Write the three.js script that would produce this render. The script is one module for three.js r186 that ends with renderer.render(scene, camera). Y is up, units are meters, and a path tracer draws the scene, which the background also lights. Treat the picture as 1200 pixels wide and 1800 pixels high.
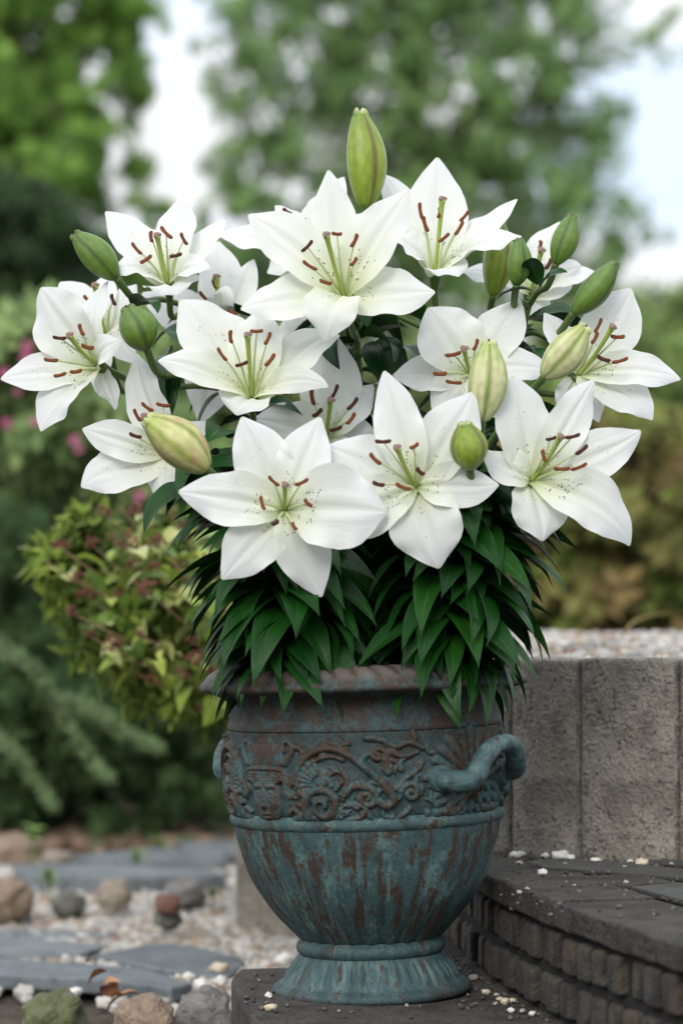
import * as THREE from 'three';
import { RoundedBoxGeometry } from 'three/addons/geometries/RoundedBoxGeometry.js';
import { mergeGeometries, mergeVertices } from 'three/addons/utils/BufferGeometryUtils.js';
import { createNoise3D } from 'simplex-noise';

// ---------------------------------------------------------------- camera, sky, sun, exposure
const scene = new THREE.Scene();
// The eye is level, 32 cm above the step that carries the urn; the lens is shifted upwards so that verticals stay vertical.
const F = 4200, HY = 1100, EYE = 0.32;
const camera = new THREE.PerspectiveCamera(2 * Math.atan(1100 / F) * 180 / Math.PI, 682 / 1024, 0.05, 900);
camera.position.set(0, EYE, 0);
camera.setViewOffset(1466.67, 2200, 133.33, 0, 1200, 1800);
camera.focus = 2.05;
camera.userData.fStop = 3.6;
const renderer = new THREE.WebGLRenderer({ antialias: true });
renderer.toneMapping = THREE.LinearToneMapping;
renderer.toneMappingExposure = 1.33;
renderer.shadowMap.enabled = true;

const n3 = createNoise3D(mulberry(7));
function mulberry(a) { return () => { a |= 0; a = a + 0x6D2B79F5 | 0; let t = Math.imul(a ^ a >>> 15, 1 | a); t = t + Math.imul(t ^ t >>> 7, 61 | t) ^ t; return ((t ^ t >>> 14) >>> 0) / 4294967296; }; }
function fbm(x, y, z, oct = 4) { let s = 0, a = 0.5; for (let i = 0; i < oct; i++) { s += a * n3(x, y, z); x *= 2.03; y *= 2.03; z *= 2.03; a *= 0.5; } return s; }
const { clamp, smoothstep, lerp } = THREE.MathUtils;
const V = (x, y, z) => new THREE.Vector3(x, y, z);

{ // a bright overcast sky with thin places where a little blue comes through
  const W = 1024, H = 512, data = new Float32Array(W * H * 4);
  for (let r = 0; r < H; r++) {
    const up = ((r + 0.5) / H - 0.5) * Math.PI, y = Math.sin(up);
    for (let c = 0; c < W; c++) {
      const a = ((c + 0.5) / W - 0.5) * 2 * Math.PI, x = Math.cos(a) * Math.cos(up), z = Math.sin(a) * Math.cos(up), o = (r * W + c) * 4;
      const k = fbm(x * 3.2 + 4, y * 6.5, z * 3.2, 5);
      const thin = smoothstep(k, -0.05, 0.35) * 0.62, base = 0.76 + 0.7 * Math.max(0, y) + 0.22 * k;
      data[o] = lerp(base, 0.5, thin); data[o + 1] = lerp(base * 1.01, 0.66, thin); data[o + 2] = lerp(base * 1.05, 0.9, thin); data[o + 3] = 1;
    }
  }
  const sky = new THREE.DataTexture(data, W, H, THREE.RGBAFormat, THREE.FloatType);
  sky.mapping = THREE.EquirectangularReflectionMapping; sky.magFilter = THREE.LinearFilter; sky.needsUpdate = true;
  scene.background = sky; scene.environment = sky;
}
const sun = new THREE.DirectionalLight(0xfff8ee, 1.5);
sun.position.set(-1.7, 4.2, 4.4); sun.target.position.set(0, 0.2, -2.1);
sun.castShadow = true; sun.shadow.radius = 44; sun.shadow.mapSize.set(2048, 2048);
Object.assign(sun.shadow.camera, { left: -3, right: 3, top: 3, bottom: -3, near: 0.1, far: 20 });
scene.add(sun, sun.target);

// ---------------------------------------------------------------- helpers
// A place seen at (px, py) of the 1200 x 1800 photograph, d metres in front of the eye.
const P = (px, py, d) => V((px - 600) / F * d, EYE - (py - HY) / F * d, -d);
// A place on the level plane at height y that is seen at (px, py).
const G = (px, py, y) => P(px, py, (EYE - y) * F / (py - HY));
const numbers = {};
function numbered(n) { const k = numbers[n] = (numbers[n] ?? -1) + 1; return k ? n + '_' + String(k).padStart(3, '0') : n; }
function tag(o, label, category, group, kind) { if (label) o.userData.label = label; if (category) o.userData.category = category; if (group) o.userData.group = group; if (kind) o.userData.kind = kind; return o; }
function thing(name, label, category, pos = V(0, 0, 0), group) { const o = new THREE.Group(); o.name = numbered(name); o.position.copy(pos); scene.add(o); return tag(o, label, category, group); }
function struct(name, pos = V(0, 0, 0)) { const o = new THREE.Group(); o.name = numbered(name); o.position.copy(pos); scene.add(o); o.userData.kind = 'structure'; return o; }
function mesh(name, g, m, parent = scene) { const o = new THREE.Mesh(g, m); o.name = parent === scene ? numbered(name) : name; o.castShadow = o.receiveShadow = true; parent.add(o); return o; }
// geometry given in world coordinates, put under a parent whose world place is `at`
function put(name, g, m, parent, at) { g.translate(-at.x, -at.y, -at.z); return mesh(name, g, m, parent); }
function grid(nu, nv, f, colored, closed) { // f(u, v) -> {p: Vector3, c?: [r,g,b], uv?: [u,v]}
  const pos = [], uv = [], col = [], idx = [];
  for (let j = 0; j <= nv; j++) for (let i = 0; i <= nu; i++) {
    const r = f(i / nu, j / nv, i, j), p = r.p ?? r;
    pos.push(p.x, p.y, p.z); uv.push(...(r.uv ?? [i / nu, j / nv])); if (colored) col.push(...r.c);
  }
  for (let j = 0; j < nv; j++) for (let i = 0; i < nu; i++) { const a = j * (nu + 1) + i, b = a + 1, c = a + nu + 1, d = c + 1; idx.push(a, b, d, a, d, c); }
  const g = new THREE.BufferGeometry();
  g.setAttribute('position', new THREE.Float32BufferAttribute(pos, 3)); g.setAttribute('uv', new THREE.Float32BufferAttribute(uv, 2));
  if (colored) g.setAttribute('color', new THREE.Float32BufferAttribute(col, 3));
  g.setIndex(idx); g.computeVertexNormals();
  if (closed) { const n = g.attributes.normal; for (let j = 0; j <= nv; j++) { const a = j * (nu + 1), b = a + nu, v = V(n.getX(a) + n.getX(b), n.getY(a) + n.getY(b), n.getZ(a) + n.getZ(b)).normalize(); n.setXYZ(a, v.x, v.y, v.z); n.setXYZ(b, v.x, v.y, v.z); } }
  return g;
}
function tube(pts, rad, seg = 24, round = 8, caps = true) { // rad: number or function of t
  const curve = new THREE.CatmullRomCurve3(pts), fr = curve.computeFrenetFrames(seg, false), R = typeof rad === 'function' ? rad : () => rad;
  return grid(round, seg + (caps ? 2 : 0), (u, v, i, j) => {
    let k = caps ? j - 1 : j, r = 1; if (k < 0) { k = 0; r = 0.02; } if (k > seg) { k = seg; r = 0.02; }
    const a = -u * 2 * Math.PI, c = curve.getPointAt(k / seg), q = R(k / seg, a) * r;
    return { p: c.addScaledVector(fr.normals[k], Math.cos(a) * q).addScaledVector(fr.binormals[k], Math.sin(a) * q), uv: [u, k / seg] };
  }, false, true);
}
// tileable noise, used for bump and colour maps
function tileNoise(size, period, oct, seed, ridge) {
  const rnd = mulberry(seed), out = new Float32Array(size * size); let amp = 1, total = 0;
  for (let o = 0; o < oct; o++, period *= 2, amp *= 0.55) {
    if (period > size) break;
    const lat = Array.from({ length: period * period }, rnd), s = period / size; total += amp;
    for (let y = 0; y < size; y++) for (let x = 0; x < size; x++) {
      const fx = x * s, fy = y * s, ix = Math.floor(fx), iy = Math.floor(fy); let tx = fx - ix, ty = fy - iy; tx = tx * tx * (3 - 2 * tx); ty = ty * ty * (3 - 2 * ty);
      const a = lat[iy % period * period + ix % period], b = lat[iy % period * period + (ix + 1) % period], c = lat[(iy + 1) % period * period + ix % period], d = lat[(iy + 1) % period * period + (ix + 1) % period];
      let v = lerp(lerp(a, b, tx), lerp(c, d, tx), ty); if (ridge) v = 1 - Math.abs(2 * v - 1);
      out[y * size + x] += v * amp;
    }
  }
  for (let i = 0; i < out.length; i++) out[i] /= total;
  return out;
}
const b8 = (x) => Math.round(clamp(x, 0, 1) * 255), toS = (c) => c <= 0.0031308 ? 12.92 * c : 1.055 * Math.pow(c, 1 / 2.4) - 0.055;
function texture(w, h, f, srgb) { // f(x, y) -> [r,g,b] linear when srgb, or a grey
  const data = new Uint8Array(w * h * 4);
  for (let y = 0; y < h; y++) for (let x = 0; x < w; x++) { const c = f(x, y), o = (y * w + x) * 4; for (let k = 0; k < 3; k++) data[o + k] = b8(srgb ? toS(clamp(c[k], 0, 1)) : c[k] ?? c); data[o + 3] = 255; }
  const t = new THREE.DataTexture(data, w, h); t.magFilter = THREE.LinearFilter; t.wrapS = t.wrapT = THREE.RepeatWrapping; if (srgb) t.colorSpace = THREE.SRGBColorSpace; t.needsUpdate = true; return t;
}
const mix3 = (a, b, t) => [lerp(a[0], b[0], t), lerp(a[1], b[1], t), lerp(a[2], b[2], t)];
const std = (o) => new THREE.MeshStandardMaterial(o), phys = (o) => new THREE.MeshPhysicalMaterial(o);
const rgb = (r, g, b) => new THREE.Color().setRGB(r, g, b);

const N = { fine: tileNoise(512, 32, 5, 11), mid: tileNoise(512, 8, 6, 12), pits: tileNoise(512, 64, 3, 13), big: tileNoise(512, 4, 7, 14) };
const grey = (a) => texture(512, 512, (x, y) => [a[y * 512 + x], a[y * 512 + x], a[y * 512 + x]]);
const bumpFine = grey(N.fine), bumpMid = grey(N.mid);
const rep = (t, s, s2 = s) => { const c = t.clone(); c.repeat.set(s, s2); c.needsUpdate = true; return c; };
function stoneMap(a, b, c, specks = 0) { // blotches of two tones, dark pores of a third
  return texture(512, 512, (x, y) => { const i = y * 512 + x; let k = mix3(a, b, smoothstep(N.big[i] * 0.6 + N.mid[i] * 0.4, 0.38, 0.62)); k = mix3(k, c, specks * smoothstep(N.pits[i] * 0.6 + N.fine[(i * 1 + 7777) % 262144] * 0.4, 0.56, 0.66)); const g = 0.82 + 0.36 * N.fine[i]; return k.map((q) => q * g); }, true);
}
const concreteMap = stoneMap([0.25, 0.23, 0.193], [0.155, 0.142, 0.119], [0.055, 0.048, 0.038], 0.75);
const M = {
  concrete: std({ map: rep(concreteMap, 6.3), bumpMap: rep(bumpFine, 10), bumpScale: 0.003, roughness: 0.95 }),
  slab: std({ map: rep(stoneMap([0.055, 0.05, 0.043], [0.024, 0.022, 0.02], [0.011, 0.011, 0.01], 0.8), 5), bumpMap: rep(bumpFine, 9), bumpScale: 0.004, roughness: 0.92 }),
  brick: [0, 1, 2].map((k) => std({ map: rep(stoneMap([0.045 + 0.008 * k, 0.039 + 0.005 * k, 0.035], [0.018, 0.017, 0.018], [0.02, 0.02, 0.02], 0.5), 9 + k), bumpMap: rep(bumpFine, 11), bumpScale: 0.0016, roughness: 0.95 })),
  mortar: std({ color: rgb(0.008, 0.0075, 0.007), bumpMap: rep(bumpFine, 9), bumpScale: 0.002, roughness: 1 }),
  slateDark: std({ map: rep(stoneMap([0.055, 0.057, 0.052], [0.036, 0.037, 0.034], [0.025, 0.025, 0.022], 0.4), 4), bumpMap: rep(bumpMid, 6), bumpScale: 0.002, roughness: 0.8 }),
  slate: [0, 1, 2].map((k) => std({ map: rep(stoneMap([0.135 + 0.02 * k, 0.158 + 0.02 * k, 0.17 + 0.018 * k], [0.088, 0.103, 0.113], [0.05, 0.05, 0.05], 0.3), 3 + k), bumpMap: rep(bumpMid, 5), bumpScale: 0.003, roughness: 0.62 })),
  soil: std({ map: rep(stoneMap([0.075, 0.058, 0.04], [0.04, 0.032, 0.022], [0.015, 0.012, 0.01], 0.7), 2), bumpMap: rep(bumpFine, 4), bumpScale: 0.006, roughness: 1 }),
};

// ---------------------------------------------------------------- ground, steps, wall
const GROUND = -0.085;
function extrude(pts, y0, y1, bevel = 0.002) { // pts: [x, z]
  const s = new THREE.Shape(pts.map(([x, z]) => new THREE.Vector2(x, -z)));
  const g = new THREE.ExtrudeGeometry(s, { depth: y1 - y0 - 2 * bevel, bevelEnabled: bevel > 0, bevelThickness: bevel, bevelSize: bevel, bevelOffset: -bevel, bevelSegments: 2, curveSegments: 8 });
  g.rotateX(-Math.PI / 2); g.translate(0, y0 + bevel, 0); return g;
}
function roughen(g, amp, scale, seed = 0) { // pushes vertices along their normals by noise; keeps seams together by using the place only
  const p = g.attributes.position, v = V(0, 0, 0);
  for (let i = 0; i < p.count; i++) { v.fromBufferAttribute(p, i); p.setXYZ(i, v.x + amp * fbm(v.x * scale + seed, v.y * scale, v.z * scale, 3), v.y + amp * fbm(v.x * scale, v.y * scale + 31 + seed, v.z * scale, 3), v.z + amp * fbm(v.x * scale, v.y * scale, v.z * scale + 57 + seed, 3)); }
  g.computeVertexNormals(); return g;
}
{
  const grass = texture(512, 512, (x, y) => { const i = y * 512 + x; return mix3([0.05, 0.075, 0.022], [0.085, 0.1, 0.035], N.mid[i]).map((q) => q * (0.6 + 0.8 * N.fine[i])); }, true);
  const g = new THREE.PlaneGeometry(800, 800); g.rotateX(-Math.PI / 2); g.translate(0, GROUND - 0.02, 0);
  for (let i = 0, u = g.attributes.uv; i < u.count; i++) u.setXY(i, u.getX(i) * 800, u.getY(i) * 800);
  mesh('ground', g, std({ map: rep(grass, 0.7), roughness: 1 })).userData.kind = 'structure';
}
const rb = mulberry(21);
// bare earth round the path, a sheet of its own just above the lawn
{
  const g = grid(80, 80, (u, v) => { const x = lerp(-2.6, 2.2, u), z = lerp(-0.8, -7.5, v); return { p: V(x, GROUND + 0.012 * fbm(x * 3, 0, z * 3, 3), z), uv: [x, z] }; });
  mesh('garden_soil', g, M.soil).userData.kind = 'structure';
}
// the lower step that carries the urn
{
  const s = struct('lower_step');
  const g = extrude([[-0.094, -2.23], [-0.1, -2.17], [-0.088, -2.05], [-0.07, -1.93], [-0.04, -1.78], [0.0, -1.66], [0.3, -1.4], [0.45, -1.6], [0.2, -2.0], [0.14, -2.33], [0.06, -2.26]], -0.1, 0, 0.004);
  mesh('step_slab', roughen(new THREE.BufferGeometry().copy(g), 0.0015, 40), M.slab, s);
}
// the terrace on the right: brick riser, edging slabs, slate paving
const riser = new THREE.CatmullRomCurve3([V(0.098, 0, -2.5), V(0.112, 0, -2.34), V(0.13, 0, -2.17), V(0.155, 0, -2.02), V(0.187, 0, -1.87), V(0.243, 0, -1.68), V(0.33, 0, -1.45), V(0.46, 0, -1.2)]);
{
  const t = struct('terrace'), L = riser.getLength(), across = (u) => { const q = riser.getTangentAt(clamp(u, 0, 1)); return V(-q.z, 0, q.x); };   // points away from the lower step
  const line = (u, o) => riser.getPointAt(clamp(u, 0, 1)).addScaledVector(across(u), -o);
  const side = across(0.5).x > 0 ? 1 : -1, off = (u, o) => riser.getPointAt(clamp(u, 0, 1)).addScaledVector(across(u), side * o);
  const pitch = 0.0335, n = Math.floor(L / pitch), variants = [0, 1, 2, 3, 4].map((k) => { const uvOf = (q) => { const p = q.attributes.position, u = []; for (let i = 0; i < p.count; i++) u.push(p.getX(i) + k * 0.13, p.getY(i) + p.getZ(i) * 0.6); q.setAttribute('uv', new THREE.Float32BufferAttribute(u, 2)); return q; }; const g = new RoundedBoxGeometry(0.023 + 0.002 * (k % 3), 0.029 + 0.001 * (k % 2), 0.03, 2, 0.0045); return uvOf(roughen(mergeVertices(g.deleteAttribute('uv').deleteAttribute('normal')), 0.0017, 70, k * 9)); });
  for (let row = 0; row < 2; row++) for (let i = 0; i < n; i++) {
    const u = (i + 0.5 + 0.25 * row + (rb() - 0.5) * 0.16) / n; if (u > 1) continue;
    const q = off(u, 0.013 + 0.006 * rb()), d = riser.getTangentAt(u), b = mesh('brick', variants[Math.floor(rb() * 5)], M.brick[Math.floor(rb() * 3)], t);
    b.position.set(q.x, 0.019 + row * 0.0375 + (rb() - 0.5) * 0.002, q.z); b.rotation.set((rb() - 0.5) * 0.06, Math.atan2(-d.z, d.x) + (rb() - 0.5) * 0.08, (rb() - 0.5) * 0.07);
  }
  const back = []; for (let i = 0; i <= 30; i++) { const q = off(i / 30, 0.007); back.push([q.x, q.z]); } for (let i = 30; i >= 0; i--) { const q = off(i / 30, 0.05); back.push([q.x, q.z]); }
  mesh('mortar_bed', extrude(back, -0.1, 0.076, 0), M.mortar, t);
  const cuts = [0, 0.13, 0.29, 0.425, 0.58, 0.73, 0.88, 1];
  for (let k = 0; k + 1 < cuts.length; k++) {
    const a = cuts[k] + 0.0015, b = cuts[k + 1] - 0.0015, pts = [];
    for (let i = 0; i <= 6; i++) { const q = off(lerp(a, b, i / 6), -0.006 + 0.003 * rb()); pts.push([q.x, q.z]); }
    for (let i = 6; i >= 0; i--) { const q = off(lerp(a, b, i / 6), 0.085); pts.push([q.x, q.z]); }
    mesh('edging_slab', roughen(extrude(pts, 0.0765, 0.0975 + 0.0012 * (rb() - 0.5), 0.003), 0.0022, 60, k), M.slab, t);
  }
  const inner = []; for (let i = 0; i <= 20; i++) { const q = off(i / 20, 0.083); inner.push([q.x, q.z]); } inner.push([1.3, -1.2], [1.3, -2.3], [0.6, -2.3], [0.16, -2.55]);
  mesh('terrace_bed', extrude(inner, -0.1, 0.0945, 0), M.slab, t);
  const T = 0.0955, slate = (pp, h, m) => mesh('slate_piece', roughen(extrude(pp.map(([x, y]) => { const q = G(x, y, T); return [q.x, q.z]; }), T - 0.0005, T + h, 0.0012), 0.001, 70, h * 999), m, t);
  slate([[925, 1521], [1010, 1514], [1200, 1534], [1330, 1545], [1330, 1560], [1050, 1538], [960, 1532]], 0.004, M.slateDark);
  slate([[985, 1545], [1120, 1543], [1190, 1556], [1100, 1562], [1000, 1556]], 0.003, M.slab);
  slate([[1110, 1569], [1190, 1560], [1380, 1580], [1400, 1612], [1215, 1596]], 0.005, M.slateDark);
  slate([[1130, 1522], [1260, 1526], [1400, 1536], [1300, 1524]], 0.006, M.slateDark);
}
// the wall of upright concrete palisades, curving from the right to the left behind the urn
const wallLine = new THREE.CatmullRomCurve3([V(-0.14, 0, -3.12), V(-0.06, 0, -2.985), V(0.03, 0, -2.79), V(0.095, 0, -2.56), V(0.15, 0, -2.365), V(0.227, 0, -2.283), V(0.325, 0, -2.232), V(0.43, 0, -2.2), V(0.56, 0, -2.185), V(0.7, 0, -2.18)]);
const TOP = 0.288;
{
  const w = thing('palisade_wall', 'curved low wall of upright rough grey concrete palisades holding white gravel', 'wall', V(0, 0, 0));
  const L = wallLine.getLength(), cut = []; let s = 0;
  // the joint that shows clearly lies at x = 0.227
  let uj = 0; for (let i = 0; i <= 400; i++) if (wallLine.getPointAt(i / 400).x <= 0.227) uj = i / 400;
  for (let q = uj * L; q > -0.02; q -= 0.086) cut.unshift(q); for (let q = uj * L + 0.1; q < L; q += 0.13) cut.push(q);
  for (let k = 0; k + 1 < cut.length; k++) {
    const a = wallLine.getPointAt(clamp(cut[k] / L, 0, 1)), b = wallLine.getPointAt(clamp(cut[k + 1] / L, 0, 1)), d = b.clone().sub(a), len = d.length(), ang = Math.atan2(-d.z, d.x), m = a.clone().lerp(b, 0.5);
    const sh = new THREE.Shape(), h = len / 2 - 0.0008, dep = 0.085, r = 0.016;
    sh.moveTo(-h, dep); sh.lineTo(-h, r * 0.5); sh.quadraticCurveTo(-h + 0.001, -0.002, -h + r, -0.004); sh.quadraticCurveTo(0, -0.011, h - r, -0.004); sh.quadraticCurveTo(h - 0.001, -0.002, h, r * 0.5); sh.lineTo(h, dep); sh.closePath();
    const g = new THREE.ExtrudeGeometry(sh, { depth: TOP + 0.13 - 0.006, bevelEnabled: true, bevelThickness: 0.003, bevelSize: 0.003, bevelOffset: -0.003, bevelSegments: 2, curveSegments: 8, steps: 30 });
    g.rotateX(-Math.PI / 2); g.rotateY(ang); g.scale(1, 1, 1); g.translate(m.x, -0.13 + 0.003 + (rb() - 0.5) * 0.003, m.z);
    mesh('palisade', roughen(g, 0.0016, 45, k), M.concrete, w);
  }
}
// the gravel bed behind the wall
const pebbleGeo = [0, 1, 2, 3].map((k) => { const g = new THREE.IcosahedronGeometry(1, 2), p = g.attributes.position, v = V(0, 0, 0); for (let i = 0; i < p.count; i++) { v.fromBufferAttribute(p, i); const q = 1 + 0.34 * n3(v.x * 1.1 + k * 7, v.y * 1.1, v.z * 1.1) + 0.12 * n3(v.x * 2.6, v.y * 2.6 + k * 5, v.z * 2.6); p.setXYZ(i, v.x * q * 1.15, v.y * q * 0.7, v.z * q * 0.95); } const m = mergeVertices(g.deleteAttribute('normal').deleteAttribute('uv')); m.computeVertexNormals(); return m; });
const whiteStone = std({ color: 0xffffff, roughness: 0.8 });
const stoneTone = (r) => { const t = r(), w = 0.26 + 0.26 * r(); return t < 0.68 ? rgb(w, w * 0.96, w * 0.88) : t < 0.86 ? rgb(0.3, 0.24, 0.17) : t < 0.93 ? rgb(0.23, 0.14, 0.1) : rgb(0.2, 0.2, 0.19); };
function pebbles(name, parent, n, where, size, seed, tone = stoneTone) {
  const r = mulberry(seed), m = new THREE.Matrix4(), e = new THREE.Euler(), q = new THREE.Quaternion();
  const per = pebbleGeo.map((g) => { const o = new THREE.InstancedMesh(g, whiteStone, Math.ceil(n / 4)); o.name = parent === scene ? numbered(name) : name; o.castShadow = o.receiveShadow = true; o.userData.kind = 'stuff'; parent.add(o); return o; });
  for (const o of per) for (let i = 0; i < o.count; i++) { const s = size * (0.55 + 0.9 * r() ** 1.6), p = where(r); e.set(r() * 0.7, r() * 6.3, r() * 0.7); m.compose(p.setY(p.y + s * 0.45), q.setFromEuler(e), V(s, s, s)); o.setMatrixAt(i, m); o.setColorAt(i, tone(r)); }
  return per;
}
{
  const bed = struct('gravel_bed'), behind = (u, o) => { const q = wallLine.getPointAt(u), d = wallLine.getTangentAt(u); return V(q.x + d.z * o, 0, q.z - d.x * o); };
  const side = behind(0.7, 1).z < wallLine.getPointAt(0.7).z ? 1 : -1, pts = [];
  for (let i = 0; i <= 20; i++) { const q = behind(0.04 + 0.96 * i / 20, side * 0.08); pts.push([q.x, q.z]); } pts.push([2.6, -2.3], [2.6, -4.6], [0.25, -4.6]);
  mesh('bed_soil', extrude(pts, -0.1, TOP - 0.012, 0), std({ color: rgb(0.2, 0.18, 0.15), bumpMap: rep(bumpFine, 6), bumpScale: 0.004, roughness: 1 }), bed);
  const inside = (x, z) => { let c = false; for (let i = 0, j = pts.length - 1; i < pts.length; j = i++) if ((pts[i][1] > z) !== (pts[j][1] > z) && x < (pts[j][0] - pts[i][0]) * (z - pts[i][1]) / (pts[j][1] - pts[i][1]) + pts[i][0]) c = !c; return c; };
  const hill = (x, z) => TOP - 0.012 + 0.022 * smoothstep(-z, 2.3, 3.3) + 0.006 * fbm(x * 4, 0, z * 4, 2);
  pebbles('gravel', bed, 6000, (r) => { for (;;) { const z = -2.25 - 1.9 * r() ** 1.5, x = -0.1 + 1.1 * r(); if (inside(x, z)) return V(x, hill(x, z), z); } }, 0.0068, 31);
}

// ---------------------------------------------------------------- the path on the left
{
  const path = struct('stone_path'), Y = -0.068;
  const flag = (pp, th, m, lift = 0) => { const y = Y + lift; mesh('flagstone', roughen(extrude(pp.map(([x, q]) => { const w = G(x, q, y); return [w.x, w.z]; }), y - th, y, 0.003), 0.003, 22, pp[0][1]), m, path); };
  flag([[-120, 1685], [0, 1686], [140, 1691], [252, 1703], [338, 1727], [303, 1738], [173, 1721], [0, 1712], [-120, 1716]], 0.016, M.slate[0], 0.008);
  flag([[163, 1680], [224, 1666], [261, 1657], [336, 1659], [420, 1680], [434, 1690], [401, 1720], [299, 1706]], 0.014, M.slate[0], 0.002);
  flag([[-80, 1651], [70, 1651], [187, 1660], [140, 1677], [-80, 1678]], 0.014, M.slate[1], 0.002);
  flag([[-60, 1629], [47, 1631], [210, 1637], [187, 1648], [-60, 1646]], 0.014, M.slate[1]);
  flag([[23, 1517], [163, 1519], [373, 1526], [397, 1536], [233, 1541], [47, 1537]], 0.03, M.slate[1], 0.02);
  flag([[131, 1503], [261, 1489], [397, 1498], [397, 1512], [210, 1513]], 0.02, M.slate[1], 0.01);
  flag([[299, 1477], [397, 1459], [440, 1470], [420, 1492], [327, 1490]], 0.02, M.slate[2], 0.01);
  pebbles('gravel', path, 7000, (r) => { for (;;) { const py = 1488 + 312 * r() ** 0.8, px = -60 + 600 * r(), q = G(px, py, GROUND + 0.004); const w = Math.exp(-(((py - 1625 - (px - 200) * 0.1) / 62) ** 2)) + (px > 330 ? 0.75 * smoothstep(py, 1560, 1600) : 0) + (py > 1690 ? 0.012 : 0.06); if (r() < w && !(q.z > -2.27 && q.x > -0.11)) return q; } }, 0.0075, 41);
}
// boulders and stones that line the path
const rockTex = [[[0.3, 0.225, 0.16], [0.2, 0.155, 0.115]], [[0.17, 0.175, 0.15], [0.1, 0.105, 0.09]], [[0.36, 0.31, 0.25], [0.24, 0.2, 0.16]], [[0.24, 0.23, 0.22], [0.14, 0.135, 0.13]], [[0.1, 0.12, 0.045], [0.15, 0.145, 0.095]], [[0.22, 0.11, 0.085], [0.15, 0.08, 0.06]]].map(([a, b]) => std({ map: rep(stoneMap(a, b, [0.07, 0.065, 0.05], 0.35), 4, 3), bumpMap: rep(bumpMid, 5), bumpScale: 0.003, roughness: 0.9 }));
function rock(label, x0, x1, y0, y1, d, kind, seed, flat = 1, group) {
  const g = new THREE.SphereGeometry(1, 48, 32), p = g.attributes.position, v = V(0, 0, 0);
  for (let i = 0; i < p.count; i++) { v.fromBufferAttribute(p, i); const k = 1 + 0.16 * n3(v.x + seed, v.y, v.z) + 0.05 * n3(v.x * 2.2, v.y * 2.2 + seed, v.z * 2.2) + 0.012 * fbm(v.x * 7, v.y * 7, v.z * 7 + seed, 2); p.setXYZ(i, Math.sign(v.x) * Math.abs(v.x) ** 0.85 * k, Math.sign(v.y) * Math.abs(v.y) ** 0.8 * k, v.z * k); }
  const c = P((x0 + x1) / 2, (y0 + y1) / 2, d), u = d / F; g.scale((x1 - x0) / 2 * u, (y1 - y0) / 2 * u, (x1 - x0) / 2 * u * flat); g.computeVertexNormals();
  const o = mesh('stone', g, rockTex[kind], scene); o.position.copy(c); o.rotation.y = seed; return tag(o, label, 'stone', group);
}
rock('large round tan boulder at the left edge of the gravel path', -55, 66, 1544, 1624, 3.15, 0, 1.3, 0.8);
rock('dull grey green rounded stone right of the large tan boulder', 93, 149, 1566, 1612, 3.2, 1, 2.2);
rock('pale beige upright rounded stone in the middle of the gravel', 172, 230, 1545, 1602, 3.2, 2, 3.1);
rock('flat grey stone lying under the farthest thick slate by the wall', 274, 380, 1546, 1600, 3.3, 3, 4.4, 0.6);
rock('reddish brown stone tilted on top of a grey stone in the gravel', 264, 326, 1572, 1608, 2.98, 5, 5.2, 0.7);
rock('small grey stone under the tilted reddish brown stone', 272, 318, 1596, 1634, 3.0, 1, 6.1);
rock('big moss covered stone at the bottom left below the slate slab', 18, 170, 1743, 1850, 2.36, 4, 7.7, 0.7);
rock('big rounded tan grey stone at the bottom between mossy stone and step', 188, 318, 1750, 1856, 2.32, 0, 8.3, 0.8);
rock('rough grey stone wedged against the dark lower step', 314, 412, 1738, 1850, 2.36, 3, 9.1, 0.8);
rock('small beige stone behind the farthest slate slab on the left', 72, 124, 1496, 1522, 3.75, 2, 10.2);
rock('low brown stone at the left edge behind the slate slabs', -30, 76, 1466, 1530, 4.0, 0, 11.9);
rock('grey brown stone far back where path meets shrubs', 150, 215, 1478, 1500, 4.3, 1, 12.9);
// white pebbles one can count
const pebbleTone = [std({ color: rgb(0.66, 0.65, 0.6), bumpMap: bumpMid, bumpScale: 0.0006, roughness: 0.75 }), std({ color: rgb(0.55, 0.47, 0.36), bumpMap: bumpMid, bumpScale: 0.0006, roughness: 0.8 }), std({ color: rgb(0.34, 0.32, 0.28), roughness: 0.85 })];
const rp = mulberry(77);
function pebble(label, group, px, py, w, y, tone = 0) {
  const p = G(px, py + w * 0.18, y), u = -p.z / F, o = mesh('pebble', pebbleGeo[Math.floor(rp() * 4)], pebbleTone[tone], scene);
  o.scale.set(w / 2.2 * u, w / 2.1 * u * (0.85 + 0.3 * rp()), w / 2.2 * u); o.position.copy(p).setY(y + w * 0.28 * u); o.rotation.y = rp() * 6; return tag(o, label, 'pebble', group);
}
const gT = 'white pebbles along the foot of the concrete wall', gS = 'pebbles on the lower step right of the urn foot', gP = 'white pebbles lying in front of the path slabs';
for (const [x, y, w, t] of [[905, 1505, 22], [916, 1503, 17], [958, 1507, 17], [984, 1508, 30], [1000, 1512, 22], [1010, 1506, 18], [1046, 1516, 20], [1030, 1516, 14], [1109, 1514, 22], [1196, 1514, 18], [1086, 1497, 10]]) pebble('white pebble on the terrace at the foot of the concrete wall', gT, x, y, w, 0.0955, t ?? 0);
pebble('tan pebble lying apart from the white ones left on the terrace', null, 912, 1519, 13, 0.0955, 1);
pebble('flat yellowish pebble beside a white one right of the wall joint', null, 1127, 1519, 24, 0.0955, 1);
pebble('pale flat chip of stone alone in the middle of the left terrace', null, 953, 1535, 18, 0.0955, 0);
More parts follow.
